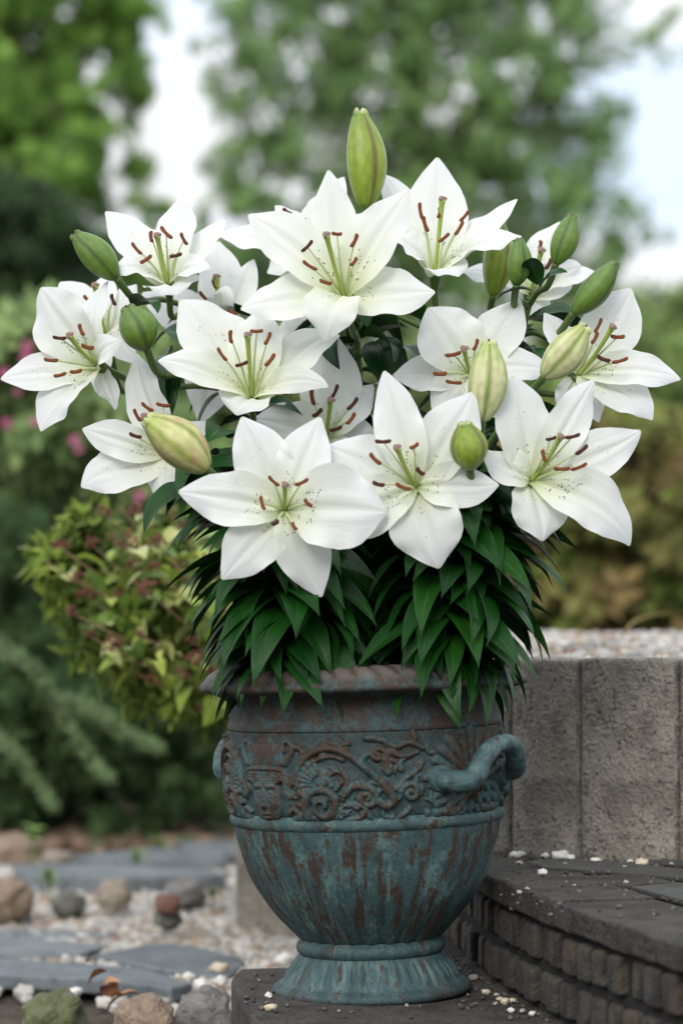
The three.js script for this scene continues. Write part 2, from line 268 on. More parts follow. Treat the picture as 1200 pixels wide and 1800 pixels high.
for (const [x, y, w, t] of [[853, 1745, 15, 1], [878, 1757, 13, 1], [887, 1762, 18, 1], [900, 1760, 14, 1], [898, 1777, 14, 0], [918, 1778, 12, 2], [935, 1783, 14, 0], [832, 1720, 16, 2], [806, 1706, 12, 2], [872, 1750, 12, 2]]) pebble('small pebble on the lower step between urn foot and bricks', gS, x, y, w, 0.0, t);
pebble('cream pebble on the step just left of the urn foot', null, 472, 1751, 16, 0.0, 0);
pebble('yellowish flat pebble nearest the front on the step left of the urn', null, 476, 1773, 22, 0.0, 1);
pebble('tiny white pebble at the left rear of the lower step', null, 443, 1738, 8, 0.0, 0);
for (const [x, y, w] of [[134, 1746, 26], [313, 1717, 12], [332, 1719, 22], [354, 1733, 32], [388, 1727, 24], [372, 1738, 16]]) pebble('larger white pebble lying in front of the slate path slabs', gP, x, y, w, -0.062, 0);
pebble('pinkish tan stone chip beside the path slab near the step', null, 386, 1704, 30, -0.066, 1);
pebble('white stone lying on gravel close behind the urn foot', null, 500, 1690, 34, -0.06, 0);

// grit and crumbs swept into the corners of the steps
pebbles('grit', struct('step_grit'), 560, (r) => { const k = r(); if (k < 0.45) { const q = riser.getPointAt(0.1 + 0.8 * r()); return V(q.x - 0.004 - 0.05 * r() ** 3, 0.0005, q.z + 0.004); } if (k < 0.6) return G(430 + 400 * r(), 1712 + 80 * r(), 0.001); const x = 880 + 330 * r(); return G(x, 1505 + (x - 880) * 0.05 + 100 * r() ** 2.2, 0.098); }, 0.0016, 71, (r) => { const t = r(); return t < 0.55 ? rgb(0.05, 0.04, 0.032) : t < 0.93 ? rgb(0.1, 0.085, 0.07) : rgb(0.3, 0.28, 0.24); });

// ---------------------------------------------------------------- the cast iron urn
const U = 0.0005;                                                     // the urn is drawn up in half millimetres
const urn = thing('urn', 'weathered cast iron urn with teal patina, rust and relief frieze holding white lilies', 'urn', V(0.027, -0.0012, -2.1));
urn.rotation.z = 0.029;
{
  const SW = 776, SH = 162, relief = new Float32Array(SW * SH);
  const splat = (s, y, r, h, add) => { for (const m of [s, -s]) for (let j = Math.floor(y - r); j <= y + r; j++) for (let i = Math.floor(m - r); i <= m + r; i++) { if (j < 0 || j >= SH) continue; const q = Math.hypot(i - m, j - y) / r; if (q >= 1) continue; const o = j * SW + ((i % SW) + SW) % SW, k = h * Math.sqrt(1 - q * q); relief[o] = add ? relief[o] + k * 0.12 : Math.max(relief[o], k); } };
  const stroke = (pts, r0, r1, h) => { const c = new THREE.CatmullRomCurve3(pts.map(([x, y]) => V(x, y, 0))), n = Math.ceil(c.getLength() / 1.5); for (let i = 0; i <= n; i++) { const t = i / n, p = c.getPointAt(t); splat(p.x, p.y, lerp(r0, r1, t), h * (0.75 + 0.25 * lerp(r0, r1, t) / Math.max(r0, r1))); } };
  const spiral = (x, y, R, turns, a0, dir, r0, r1, h) => { const pts = []; for (let i = 0; i <= 28; i++) { const t = i / 28, a = a0 + dir * t * turns * 6.283, q = R * (1 - 0.86 * t); pts.push([x + Math.cos(a) * q, y + Math.sin(a) * q]); } stroke(pts, r0, r1, h); };
  // mask with its veil (centre s = 0)
  for (let j = 60; j < 160; j++) for (let i = -44; i <= 44; i++) { const q = (i / 33) ** 2 + ((j - 112) / 46) ** 2; if (q < 1) { const o = j * SW + (i + SW) % SW; relief[o] = Math.max(relief[o], 0.95 * Math.pow(1 - q, 0.33)); } }
  const bump = (s, y, rx, ry, h) => { for (const m of s ? [s, -s] : [0]) for (let j = Math.floor(y - ry); j <= y + ry; j++) for (let i = Math.floor(m - rx); i <= m + rx; i++) { const q = ((i - m) / rx) ** 2 + ((j - y) / ry) ** 2; if (q < 1 && j >= 0 && j < SH) relief[j * SW + (i + SW) % SW] += h * (1 - q); } };
  bump(0, 112, 6, 20, 0.5); bump(0, 121, 8, 6, 0.35); bump(15, 98, 12, 6, -0.35); bump(15, 99, 7, 4, 0.35); bump(15, 89, 14, 4, 0.3); bump(0, 135, 11, 3.5, 0.3); bump(0, 140, 9, 3, 0.28); bump(0, 137.5, 12, 1.6, -0.3); bump(0, 149, 9, 6, 0.35); bump(20, 118, 9, 11, 0.16);
  for (let k = 0; k < 4; k++) stroke(Array.from({ length: 12 }, (_, i) => [i * 3.6, 66 + k * 5 + 3 * Math.sin(i * 1.1)]), 3.4, 3.4, 0.75);
  for (let k = 0; k < 3; k++) stroke([[36 + k * 5, 70 - k * 3], [44 + k * 6, 84], [42 + k * 6, 96], [52 + k * 6, 108]], 3.6, 3, 0.8);
  stroke([[0, 60], [20, 60], [40, 62]], 4.5, 4.5, 0.9); for (let k = 0; k < 5; k++) stroke([[k * 9, 52], [k * 9 + 3, 20]], 6, 5, 0.6); bump(0, 30, 30, 24, 0.35);
  stroke([[44, 50], [58, 30], [52, 14], [40, 18], [44, 30]], 7, 4, 0.7); stroke([[52, 150], [66, 142], [60, 128], [48, 134]], 7, 4, 0.8); stroke([[8, 157], [26, 150], [44, 156]], 6, 4, 0.7);
  // ram's horn with a beaded edge
  spiral(112, 122, 33, 1.6, 2.6, 1, 9, 5, 0.95); bump(112, 122, 22, 22, 0.35); for (let a = 0; a < 22; a++) splat(112 + 37 * Math.cos(a * 0.2856), 122 + 36 * Math.sin(a * 0.2856), 3.4, 0.75);
  stroke([[72, 100], [84, 108], [80, 122], [66, 118]], 7, 5, 0.85); for (let k = 0; k < 6; k++) stroke([[74 + k * 7, 136 + k * 2], [70 + k * 7, 150 + k]], 5, 4, 0.8);
  // acanthus scrolls
  stroke([[62, 84], [74, 56], [96, 34], [126, 26], [152, 34], [178, 52], [206, 78], [226, 102], [232, 116], [220, 124], [208, 116]], 6, 8, 0.95);
  stroke([[64, 92], [84, 62], [108, 44], [132, 40], [150, 46]], 4, 4, 0.6);
  for (let k = 0; k < 7; k++) { const a = 2.75 + k * 0.27; stroke([[112 + 18 * Math.cos(a), 84 + 16 * Math.sin(a)], [112 + 42 * Math.cos(a), 84 + 38 * Math.sin(a)]], 3, 6.5, 0.62); }
  bump(104, 76, 26, 18, 0.35); stroke([[140, 90], [150, 76], [140, 64], [128, 70]], 5, 3, 0.6);
  stroke([[152, 34], [146, 22], [160, 18], [150, 8]], 7, 3, 0.8); stroke([[146, 60], [156, 84], [150, 104], [162, 92], [180, 90], [196, 96]], 6, 7, 0.85); stroke([[178, 52], [186, 40], [204, 36], [216, 46]], 7, 4, 0.7);
  spiral(188, 110, 17, 1.3, -1.2, 1, 7, 5, 0.85); spiral(208, 40, 15, 1.2, 0.6, -1, 6.5, 4, 0.75); spiral(232, 58, 13, 1.2, 2.2, 1, 6, 4, 0.7); spiral(262, 104, 17, 1.3, 3.4, 1, 6.5, 4.5, 0.8);
  stroke([[240, 96], [252, 80], [270, 70], [286, 52]], 6, 4, 0.7); stroke([[190, 10], [214, 14], [238, 26], [262, 20], [286, 30]], 6, 5, 0.65); stroke([[228, 34], [252, 42], [276, 36]], 7, 4, 0.7);
  stroke([[150, 148], [176, 142], [186, 128], [176, 122]], 5, 5, 0.75); stroke([[186, 128], [196, 146], [216, 150], [232, 142]], 6, 3, 0.75); stroke([[120, 158], [146, 156], [170, 150], [188, 156]], 5, 3, 0.7);
  for (let k = 0; k < 5; k++) stroke([[262 - k * 6, 130 + k * 5], [244 - k * 7, 148 + k * 3]], 4.5, 2, 0.6);
  for (let k = 0; k < 6; k++) stroke([[140 - k * 8, 140 + (k % 3) * 4], [160 - k * 4, 130 + (k % 2) * 6]], 4, 2, 0.5);
  for (let k = 0; k < 44; k++) { const rr = mulberry(900 + k), x = 62 + 270 * rr(), y = 12 + 140 * rr(), a = rr() * 6.28, l = 12 + 14 * rr(); stroke([[x, y], [x + l * 0.5 * Math.cos(a), y + l * 0.5 * Math.sin(a)], [x + l * Math.cos(a + 0.6), y + l * Math.sin(a + 0.6)]], 6, 1.8, 0.55); }
  // palmette behind each handle (centre s = 388)
  for (let k = -5; k <= 5; k++) { const a = -1.5708 + k * 0.27; stroke([[388 + 22 * Math.cos(a), 92 + 20 * Math.sin(a)], [388 + (96 - Math.abs(k) * 2) * Math.cos(a), 92 + 86 * Math.sin(a)]], 4, 9.5, 0.75); }
  for (let r = 0; r < 3; r++) for (let k = -3; k <= 3; k++) stroke([[388 + k * 14, 96 + r * 20], [388 + k * 22, 112 + r * 18 - Math.abs(k) * 3], [388 + k * 25, 122 + r * 15 - Math.abs(k) * 4]], 5, 9, 0.75);
  bump(388, 100, 24, 20, 0.5);
  const at = (s, y) => { s = ((s % SW) + SW) % SW; const x0 = Math.floor(s), y0 = clamp(Math.floor(y), 0, SH - 2), fx = s - x0, fy = clamp(y - y0, 0, 1), x1 = (x0 + 1) % SW; return lerp(lerp(relief[y0 * SW + x0], relief[y0 * SW + x1], fx), lerp(relief[(y0 + 1) * SW + x0], relief[(y0 + 1) * SW + x1], fx), fy); };
  // tones
  const teal = [0.044, 0.092, 0.097], pale = [0.12, 0.21, 0.208], rust = [0.052, 0.032, 0.019], dark = [0.018, 0.015, 0.012], umber = [0.038, 0.028, 0.022];
  const tone = (az, h, up, rel) => { // up: share of rust
    const x = Math.sin(az) * 2.4, z = Math.cos(az) * 2.4, hh = h / 100;
    const blot = fbm(x * 1.6, hh * 1.5, z * 1.6, 5), fine = fbm(x * 9, hh * 9, z * 9, 3), grain = fbm(x * 30, hh * 30, z * 30, 2);
    let c = mix3(teal, pale, smoothstep(blot + fine * 0.5, -0.2, 0.5) * 0.8);
    c = mix3(c, dark, 0.55 * smoothstep(fbm(x * 2 + 9, hh * 1.2, z * 2, 4), 0.05, 0.5));
    c = mix3(c, rust, smoothstep(up + blot * 0.6 + fine * 0.6 + grain * 0.35 + rel, 0.4, 0.7));
    c = mix3(c, umber, 0.5 * smoothstep(up + fine * 0.7, 0.55, 0.9));
    return c.map((q) => q * (0.86 + 0.3 * grain + 0.2 * fine));
  };
  const mat = std({ vertexColors: true, roughness: 0.68, metalness: 0.12, bumpMap: bumpFine, bumpScale: 0.0005 });
  const profile = (pts) => new THREE.CatmullRomCurve3(pts.map(([r, h]) => V(r, h, 0)), false, 'centripetal');
  const ring = (name, pts, nu, nv, disp, col) => {
    const c = profile(pts), P0 = c.getSpacedPoints(nv), T0 = P0.map((_, i) => c.getTangentAt(i / nv));
    return mesh(name, grid(nu, nv, (u, v, i, j) => {
      const az = -u * 2 * Math.PI, p = P0[j], t = T0[j], d = disp ? disp(az, p.y, v) : 0, r = Math.max(0.01, p.x + t.y * d), h = p.y - t.x * d;
      return { p: V(r * Math.sin(-az) * -1, h, r * Math.cos(az)).multiplyScalar(U), c: col(az, h, d, v), uv: [u * 26, v * 2.6 * c.getLength() / 160] };
    }, true, true), mat, urn);
  };
  const wob = (az, h) => 1.1 * fbm(Math.sin(az) * 3, h / 60, Math.cos(az) * 3, 3) + 0.5 * fbm(Math.sin(az) * 14, h / 14, Math.cos(az) * 14, 2);
  ring('foot', [[2, 0], [120, 0], [168, 0], [174, 3], [175.5, 9], [172, 15], [163, 21], [157, 25], [149, 38], [137, 54], [129, 66], [124, 71]], 720, 90, (az, h) => wob(az, h) + (h > 24 && h < 66 ? 1.8 * Math.cos(az * 46) * smoothstep(h, 26, 40) * (1 - smoothstep(h, 54, 66)) : 0),
    (az, h, d) => h < 22 ? tone(az, h, 0.18 + 0.3 * (1 - h / 22), 0).map((q) => q * 0.75) : tone(az, h * 0.5, 0.13 + 0.12 * Math.sign(d), 0.06 * d));
  ring('collar', [[123, 70], [127, 73], [130.5, 79], [131, 85], [128.5, 91], [123.5, 95], [121, 98]], 480, 16, wob, (az, h) => tone(az, h, 0.3, 0));
  ring('bowl', [[119, 96], [126, 101], [138, 113], [158, 134], [188, 172], [212, 218], [227, 266], [233, 291], [234.5, 301]], 800, 150, (az, h) => wob(az, h) + 1.5 * Math.cos(az * 24) * (1 - smoothstep(h, 125, 205)),
    (az, h) => { const s = fbm(Math.sin(az) * 7, h / 120, Math.cos(az) * 7, 5), s2 = fbm(Math.sin(az) * 22, h / 70, Math.cos(az) * 22, 3); return tone(az, h * 0.8, 0.36 + s * 0.95 + s2 * 0.5, 0); });
  ring('rib', [[231, 299], [236, 301], [240, 306], [241, 312], [239.5, 318], [236, 322], [234, 325]], 720, 14, wob, (az, h) => tone(az, h, 0.12 + 0.22 * Math.sin((h - 300) * 0.16), 0));
  const centre = -43.9 * Math.PI / 180, sAt = (az) => (az - centre) / (Math.PI / 2) * 388;
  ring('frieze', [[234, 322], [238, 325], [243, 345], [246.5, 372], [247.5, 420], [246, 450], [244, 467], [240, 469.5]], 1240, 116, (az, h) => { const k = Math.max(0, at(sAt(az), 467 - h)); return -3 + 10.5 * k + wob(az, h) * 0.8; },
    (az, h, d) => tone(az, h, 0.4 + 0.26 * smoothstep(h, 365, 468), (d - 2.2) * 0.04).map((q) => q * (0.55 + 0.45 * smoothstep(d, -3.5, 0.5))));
  ring('neck', [[240, 468], [240, 474], [237.5, 480], [236, 488], [236, 500], [238, 511], [245, 520], [258, 527], [274, 532], [284, 535]], 720, 44, wob, (az, h) => tone(az, h, 0.62, 0).map((q, k) => q * [0.82, 0.85, 0.9][k]));
  ring('rim', [[282, 534], [286.5, 537], [287.5, 542], [286, 547], [282, 551], [275, 560], [262, 568], [246, 574], [228, 576], [214, 574], [206, 566], [204, 540], [204, 470]], 900, 60, (az, h, v) => wob(az, h) + (v > 0.09 && v < 0.62 ? 2.1 * (Math.abs(Math.sin(az * 23 + v * 7)) - 0.5) * smoothstep(v, 0.1, 0.2) * (1 - smoothstep(v, 0.52, 0.62)) : 0),
    (az, h, d) => mix3(tone(az, h, 0.66, 0), [0.17, 0.14, 0.12], 0.65 * smoothstep(h, 548, 566) * smoothstep(d, -1.6, 1.4)));
  const soil = new THREE.CircleGeometry(204 * U, 48); soil.rotateX(-Math.PI / 2); soil.translate(0, 520 * U, 0); mesh('potting_soil', soil, M.soil, urn);
  // two looped handles, one before and one behind
  const pt = (r, az, h) => V(r * Math.sin(az * Math.PI / 180), h, r * Math.cos(az * Math.PI / 180)).multiplyScalar(U);
  for (const turn of [0, 180]) {
    const path = [[234, 29, 386], [258, 29.5, 383], [278, 32, 380], [288, 35.5, 381], [293, 38.5, 392], [293, 41, 412], [293, 44.5, 429], [294, 49, 438], [293, 54, 438], [290, 59, 431], [285, 63, 416], [279, 66.5, 400], [268, 70, 389], [234, 71, 388]].map(([r, a, h]) => pt(r, a + turn, h));
    const g = tube(path, (t, a) => (17 + 1.6 * Math.sin(t * 9) + 0.8 * n3(t * 9, Math.cos(a), Math.sin(a))) * U, 90, 28), p = g.attributes.position, col = [];
    for (let i = 0; i < p.count; i++) col.push(...tone(Math.atan2(-p.getX(i), p.getZ(i)) * 2, p.getY(i) / U * 1.3, 0.16 + 0.6 * (n3(p.getX(i) * 60, p.getY(i) * 60, p.getZ(i) * 60) * 0.5), 0));
    g.setAttribute('color', new THREE.Float32BufferAttribute(col, 3));
    const h = mesh('handle', g, mat, urn);
    for (const a of [30, 71]) { const b = tube([pt(236, a + turn, 384), pt(250, a + turn, 384), pt(258, a + turn, 384)], (t) => (25 - 4 * t * t) * U, 8, 28), c = []; for (let i = 0; i < b.attributes.position.count; i++) c.push(...tone(a + i * 0.01, 384, 0.15, 0)); b.setAttribute('color', new THREE.Float32BufferAttribute(c, 3)); mesh('handle_socket', b, mat, h); }
  }
}

// ---------------------------------------------------------------- the lilies
const rl = mulberry(5);
// petal print: cream to green at the throat, faint veins, dark speckles; u is real width, v runs to the tip
function petalTex(seed, warm, nSpots, pollen) {
  const r = mulberry(seed), spots = [], W = 256, H = 512;
  for (let i = 0; i < nSpots; i++) { const v = 0.13 + 0.27 * r() ** 0.8, s = (r() - 0.5) * 2 * (0.1 + 0.36 * smoothstep(v, 0.1, 0.3)); spots.push([128 + s * 128, v * H, 1.7 + 1.5 * r(), 1.1 + r() * 0.5]); }
  const poll = []; for (let i = 0; i < pollen; i++) poll.push([90 + 80 * r(), (0.5 + 0.2 * r()) * H, 1 + 3 * r()]);
  const col = new Float32Array(W * H * 3);
  for (let y = 0; y < H; y++) for (let x = 0; x < W; x++) {
    const t = y / H, s = (x - 128) / 128, o = (y * W + x) * 3;
    let c = mix3([0.83, 0.855, 0.875], [0.85, 0.86, 0.79], warm * Math.exp(-((t / 0.75) ** 2)));
    c = mix3(c, [0.8, 0.84, 0.5], clamp((0.55 + 0.35 * warm) * Math.exp(-((t / 0.4) ** 2)) * (0.6 + 0.4 * Math.exp(-((s / 0.4) ** 2))), 0, 1));
    c = mix3(c, [0.42, 0.55, 0.14], 0.8 * Math.exp(-((t / 0.1) ** 2)));
    c = mix3(c, [0.5, 0.6, 0.25], 0.45 * Math.exp(-((s / 0.035) ** 2)) * Math.exp(-((t / 0.3) ** 2)));
    c = mix3(c, [0.78, 0.8, 0.7], 0.35 * Math.exp(-((s / 0.03) ** 2)));
    c = mix3(c, [0.68, 0.68, 0.42], 0.7 * smoothstep(t, 0.965, 1));
    const vein = 1 - 0.02 * Math.abs(Math.sin(s * 30 + 3 * n3(s * 3, t * 2, seed))) - 0.03 * (n3(s * 9, t * 3, seed + 5) * 0.5 + 0.5);
    for (let k = 0; k < 3; k++) col[o + k] = c[k] * vein;
  }
  const dot = (cx, cy, rx, ry, c, a) => { for (let y = Math.floor(cy - ry - 1); y <= cy + ry + 1; y++) for (let x = Math.floor(cx - rx - 1); x <= cx + rx + 1; x++) { if (x < 0 || y < 0 || x >= W || y >= H) continue; const q = clamp((1.2 - Math.hypot((x - cx) / rx, (y - cy) / ry)) * 2, 0, 1) * a, o = (y * W + x) * 3; for (let k = 0; k < 3; k++) col[o + k] = lerp(col[o + k], c[k], q); } };
  for (const [x, y, a, e] of spots) dot(x, y, a, a * e, [0.035, 0.01, 0.02], 0.95);
  for (const [x, y, a] of poll) dot(x, y, a, a, [0.42, 0.13, 0.05], 0.6);
  const t = texture(W, H, (x, y) => { const o = (y * W + x) * 3; return [col[o], col[o + 1], col[o + 2]]; }, true); t.wrapS = t.wrapT = THREE.ClampToEdgeWrapping; return t;
}
const veinBump = texture(256, 512, (x, y) => { const s = (x - 128) / 128; return [0.5 + 0.13 * Math.sin(s * 32 + 2.6 * n3(s * 2, y / 200, 3)) + 0.25 * n3(s * 12, y / 60, 9) + 0.1 * n3(s * 40, y / 25, 4)]; });
veinBump.wrapS = veinBump.wrapT = THREE.ClampToEdgeWrapping;
const petalMat = (t, c = rgb(1, 1, 1)) => phys({ map: t, color: c, bumpMap: veinBump, bumpScale: 0.00025, roughness: 1, transmission: 0.38, thickness: 0, clearcoat: 0.14, clearcoatRoughness: 0.45, side: THREE.DoubleSide });
const petalMats = { cool: [0, 1, 2].map((k) => petalMat(petalTex(50 + k, 0.42, [26, 14, 2][k], [0, 3, 0][k]))), warm: [0, 1, 2].map((k) => petalMat(petalTex(60 + k, 1, [24, 12, 2][k], k === 2 ? 14 : 0))) };
const L = {
  antherDark: std({ color: rgb(0.115, 0.036, 0.022), bumpMap: bumpFine, bumpScale: 0.002, roughness: 0.95 }),
  anther: std({ color: rgb(0.24, 0.072, 0.022), bumpMap: bumpFine, bumpScale: 0.0012, roughness: 0.95 }),
  filament: phys({ color: rgb(0.62, 0.68, 0.36), roughness: 1, transmission: 0.2, thickness: 0 }),
  style: std({ color: rgb(0.36, 0.47, 0.1), roughness: 0.5 }),
  stigma: std({ color: rgb(0.3, 0.2, 0.16), bumpMap: bumpFine, bumpScale: 0.001, roughness: 0.7 }),
  stalk: std({ color: rgb(0.075, 0.13, 0.03), roughness: 0.5 }),
};
const WIDTH = [[0, 0.13], [0.06, 0.27], [0.15, 0.55], [0.28, 0.84], [0.42, 0.98], [0.52, 1], [0.63, 0.93], [0.74, 0.76], [0.84, 0.52], [0.92, 0.29], [0.97, 0.14], [1, 0.05]];
function widthAt(t, blunt) { t = blunt ? Math.pow(t, 1 + blunt) : t; for (let i = 1; i < WIDTH.length; i++) if (t <= WIDTH[i][0]) { const [a, x] = WIDTH[i - 1], [b, y] = WIDTH[i]; let k = (t - a) / (b - a); return lerp(x, y, k); } return 0.05; }
// One tepal from the throat C (flower axis A) to its tip: lift and cup bend it along the axis, side bows it, camber hollows it.
function tepal(C, A, tip, W, o, seed) {
  const D = tip.clone().sub(C), len = D.length(), out = D.clone().addScaledVector(A, -D.dot(A)); if (out.length() < 1e-4) out.set(0, -1, 0); out.normalize();
  const bow = out.clone().cross(A).multiplyScalar((o.side ?? 0) * len);
  const p1 = C.clone().addScaledVector(A, len * (o.cup ?? 0.24)).addScaledVector(out, len * 0.14), p2 = C.clone().addScaledVector(D, 0.66).addScaledVector(A, len * ((o.lift ?? 0.14) * 1.2 + 0.03)).add(bow);
  const c = new THREE.CubicBezierCurve3(C, p1, p2, tip), ph = seed * 2.3, nu = 24, nv = 36, blunt = o.blunt ?? 0.05;
  return grid(nu, nv, (u, v) => {
    const s = u * 2 - 1, t = Math.pow(v, 0.92), p = c.getPoint(t), T = c.getTangent(t), n = A.clone().addScaledVector(T, -A.dot(T));
    if (n.length() < 0.25) n.addScaledVector(out, -0.5 * Math.sign(T.dot(A) || 1)).addScaledVector(T, -n.dot(T)); n.normalize();
    if (o.roll) n.applyAxisAngle(T, o.roll * smoothstep(t, 0.1, 0.7));
    const B = T.clone().cross(n).normalize(), w = W * 0.5 * Math.max(0.012, widthAt(v, blunt)), as = Math.abs(s);
    const camber = (o.camber ?? 0.34) * (0.35 + 0.65 * smoothstep(t, 0.05, 0.4)) * (1 - 1.6 * smoothstep(t, 0.4, 0.95)) * as * as - 0.14 * Math.exp(-((s / 0.085) ** 2)) * (1 - 0.75 * t) + 0.085 * Math.exp(-(((as - 0.26) / 0.13) ** 2)) * (1 - 0.8 * t);
    const ruffle = (0.11 * Math.sin(t * 13 + ph + (s > 0 ? 1.9 : 0)) + 0.06 * Math.sin(t * 27 + ph * 3 + (s > 0 ? 4 : 0))) * as ** 3 * smoothstep(t, 0.2, 0.6) * (1 - smoothstep(t, 0.93, 1));
    p.addScaledVector(B, s * w * (1 + 0.035 * Math.sin(t * 13 + ph * 2 + s))).addScaledVector(n, w * (camber + ruffle));
    return { p, uv: [clamp(0.5 + 0.5 * s * widthAt(v, blunt), 0.004, 0.996), clamp(v, 0.004, 0.996)] };
  });
}
const antherGeo = (() => { const g = new THREE.CapsuleGeometry(1, 4.9, 6, 14, 8), p = g.attributes.position; g.rotateZ(Math.PI / 2); for (let i = 0; i < p.count; i++) { const x = p.getX(i), a = Math.atan2(p.getZ(i), p.getY(i)), k = (1 - 0.22 * Math.exp(-((a - 1.57) ** 2) / 0.12)) * (1 - 0.07 * Math.cos(x * 1.3)); p.setY(i, p.getY(i) * k + 0.045 * x * x - 0.2); p.setZ(i, p.getZ(i) * k * 0.85); } g.computeVertexNormals(); return g; })();
const stigmaGeo = (() => { const g = new THREE.SphereGeometry(1, 24, 14), p = g.attributes.position; for (let i = 0; i < p.count; i++) { const a = Math.atan2(p.getZ(i), p.getX(i)), k = 1 + 0.22 * Math.cos(3 * a) * (1 - Math.abs(p.getY(i))); p.setXYZ(i, p.getX(i) * k, p.getY(i) * 0.62, p.getZ(i) * k); } g.computeVertexNormals(); return g; })();

const plants = {
  left: thing('lily_plant', 'white lily with the left leafy stem rising from the urn', 'lily', G(545, 1210, 0.27).set(-0.03, 0.262, -2.07)),
  right: thing('lily_plant', 'white lily with the right leafy stem rising from the urn', 'lily', V(0.088, 0.262, -2.025)),
  back: thing('lily_plant', 'white lily rising behind the two front stems and carrying the topmost bud', 'lily', V(0.027, 0.262, -2.085)),
};
const stems = {
  left: [V(-0.038, 0.262, -2.025), P(515, 1080, 2.03), P(490, 900, 2.07), P(452, 760, 2.14), P(400, 600, 2.17), P(330, 540, 2.19)],
  right: [V(0.088, 0.262, -2.025), P(785, 1080, 2.025), P(806, 900, 2.06), P(850, 760, 2.13), P(900, 640, 2.15), P(928, 540, 2.13)],
  back: [V(0.027, 0.262, -2.085), P(652, 1000, 2.1), P(640, 800, 2.19), P(628, 600, 2.19), P(625, 470, 2.18)],
};
for (const k in stems) put('stem', tube(stems[k], (t) => 0.0042 - 0.0012 * t, 60, 12), L.stalk, plants[k], plants[k].position);
const stemCurve = Object.fromEntries(Object.entries(stems).map(([k, p]) => [k, new THREE.CatmullRomCurve3(p)]));
function stalkFrom(kind, to, towards, r0, r1, parent, at, lowest = 0.45, reach = 0.06) { // a stalk from the plant's stem to a flower or bud
  const c = stemCurve[kind]; let best = null, bd = 1e9; for (let i = Math.round(60 * lowest); i <= 60; i++) { const q = c.getPoint(i / 60), d = q.distanceTo(to) + (q.y > to.y - 0.01 ? 0.08 : 0); if (d < bd) { bd = d; best = q; } }
  const mid = to.clone().addScaledVector(towards, Math.min(reach, bd * 0.45));
  put('stalk', tube([best, best.clone().lerp(mid, 0.5).add(V(0, 0.004, 0)), mid, to], (t) => lerp(r0, r1, t), 26, 10), L.stalk, parent, at);
}
function flower(kind, x, y, d, axis, opt, petals, stig, anthers) {
  const plant = plants[kind], C = P(x, y, d), u = d / F, A = V(axis[0], -axis[1], axis[2]).normalize(), g = new THREE.Group();
  g.name = 'flower'; g.position.copy(C).sub(plant.position); plant.add(g);
  const ordered = petals.map((p, i) => ({ p, a: Math.atan2(p[1] - y, p[0] - x), i })).sort((a, b) => a.a - b.a), set = petalMats[opt.warm ? 'warm' : 'cool'];
  ordered.forEach(({ p, i }, k) => {
    const [tx, ty, W, o = {}] = p, outer = o.outer ?? ((k + (opt.flip ?? 0)) % 2 === 1), tip = P(tx, ty, d - ((o.dz ?? (opt.dz ?? 22)) - (outer ? 16 : 0)) * u);
    const c = C.clone().addScaledVector(A, outer ? -9 * u : 2 * u);
    const seed = x * 0.37 + i * 1.9, tex = set[o.tex ?? (outer ? 1 : 0)];
    put('petal', tepal(c, A, tip, W * 1.06 * u, { camber: outer ? 0.24 : 0.34, cup: outer ? 0.15 : 0.24, ...o }, seed), tex, g, C);
  });
  const back = C.clone().addScaledVector(A, -20 * u);
  // receptacle
  put('receptacle', tube([back.clone().addScaledVector(A, -6 * u), back, C.clone().addScaledVector(A, 4 * u)], (t) => (6 + 6 * t) * u, 10, 14), L.stalk, g, C);
  if (!opt.noStalk) stalkFrom(kind, back, A.clone().negate(), 0.0026, 0.003, g, C);
  const reach = opt.reach ?? 95, fz = Math.max(0.1, A.z);
  if (stig) {
    const s = P(stig[0], stig[1], d - (opt.sz ?? reach * fz) * u), m = C.clone().lerp(s, 0.5).addScaledVector(A, 6 * u).addScaledVector(V(0, -1, 0), (opt.sag ?? 5) * u);
    put('style', tube([C.clone().addScaledVector(A, 8 * u), m, s], (t) => (3.4 + 1.9 * t ** 3 + 1.6 * smoothstep(t, 0.9, 1)) * u, 22, 10), L.style, g, C);
    const o = mesh('stigma', stigmaGeo, L.stigma, g); o.position.copy(s).sub(C); o.scale.setScalar(7.2 * u); o.quaternion.setFromUnitVectors(V(0, 1, 0), s.clone().sub(m).normalize());
  }
  (anthers ?? []).forEach(([ax, ay, ang, f = 1], k) => {
    const s = P(ax, ay, d - (opt.az ?? reach * 0.85 * fz) * u * (0.9 + 0.2 * rl())), a = ang * Math.PI / 180, dir = V(Math.cos(a), -Math.sin(a), (rl() - 0.5) * 0.5).normalize();
    const side = s.clone().sub(C), base = C.clone().addScaledVector(A, 10 * u).addScaledVector(side.addScaledVector(A, -side.dot(A)).normalize(), 6 * u), m = base.clone().lerp(s, 0.55).addScaledVector(A, 7 * u);
    put('filament', tube([base, m, s.clone().addScaledVector(A, -2 * u)], (t) => (2.8 - 1.9 * t) * u, 16, 8), L.filament, g, C);
    const o = mesh('anther', antherGeo, rl() < 0.25 ? L.antherDark : L.anther, g), z = A.clone().addScaledVector(dir, -A.dot(dir)).normalize(), yy = z.clone().cross(dir);
    o.position.copy(s).sub(C); o.setRotationFromMatrix(new THREE.Matrix4().makeBasis(dir, yy, z)); o.scale.set(3.9 * u * f * (0.85 + 0.3 * rl()), 3.3 * u * (0.9 + 0.25 * rl()), 3.5 * u);
  });
}
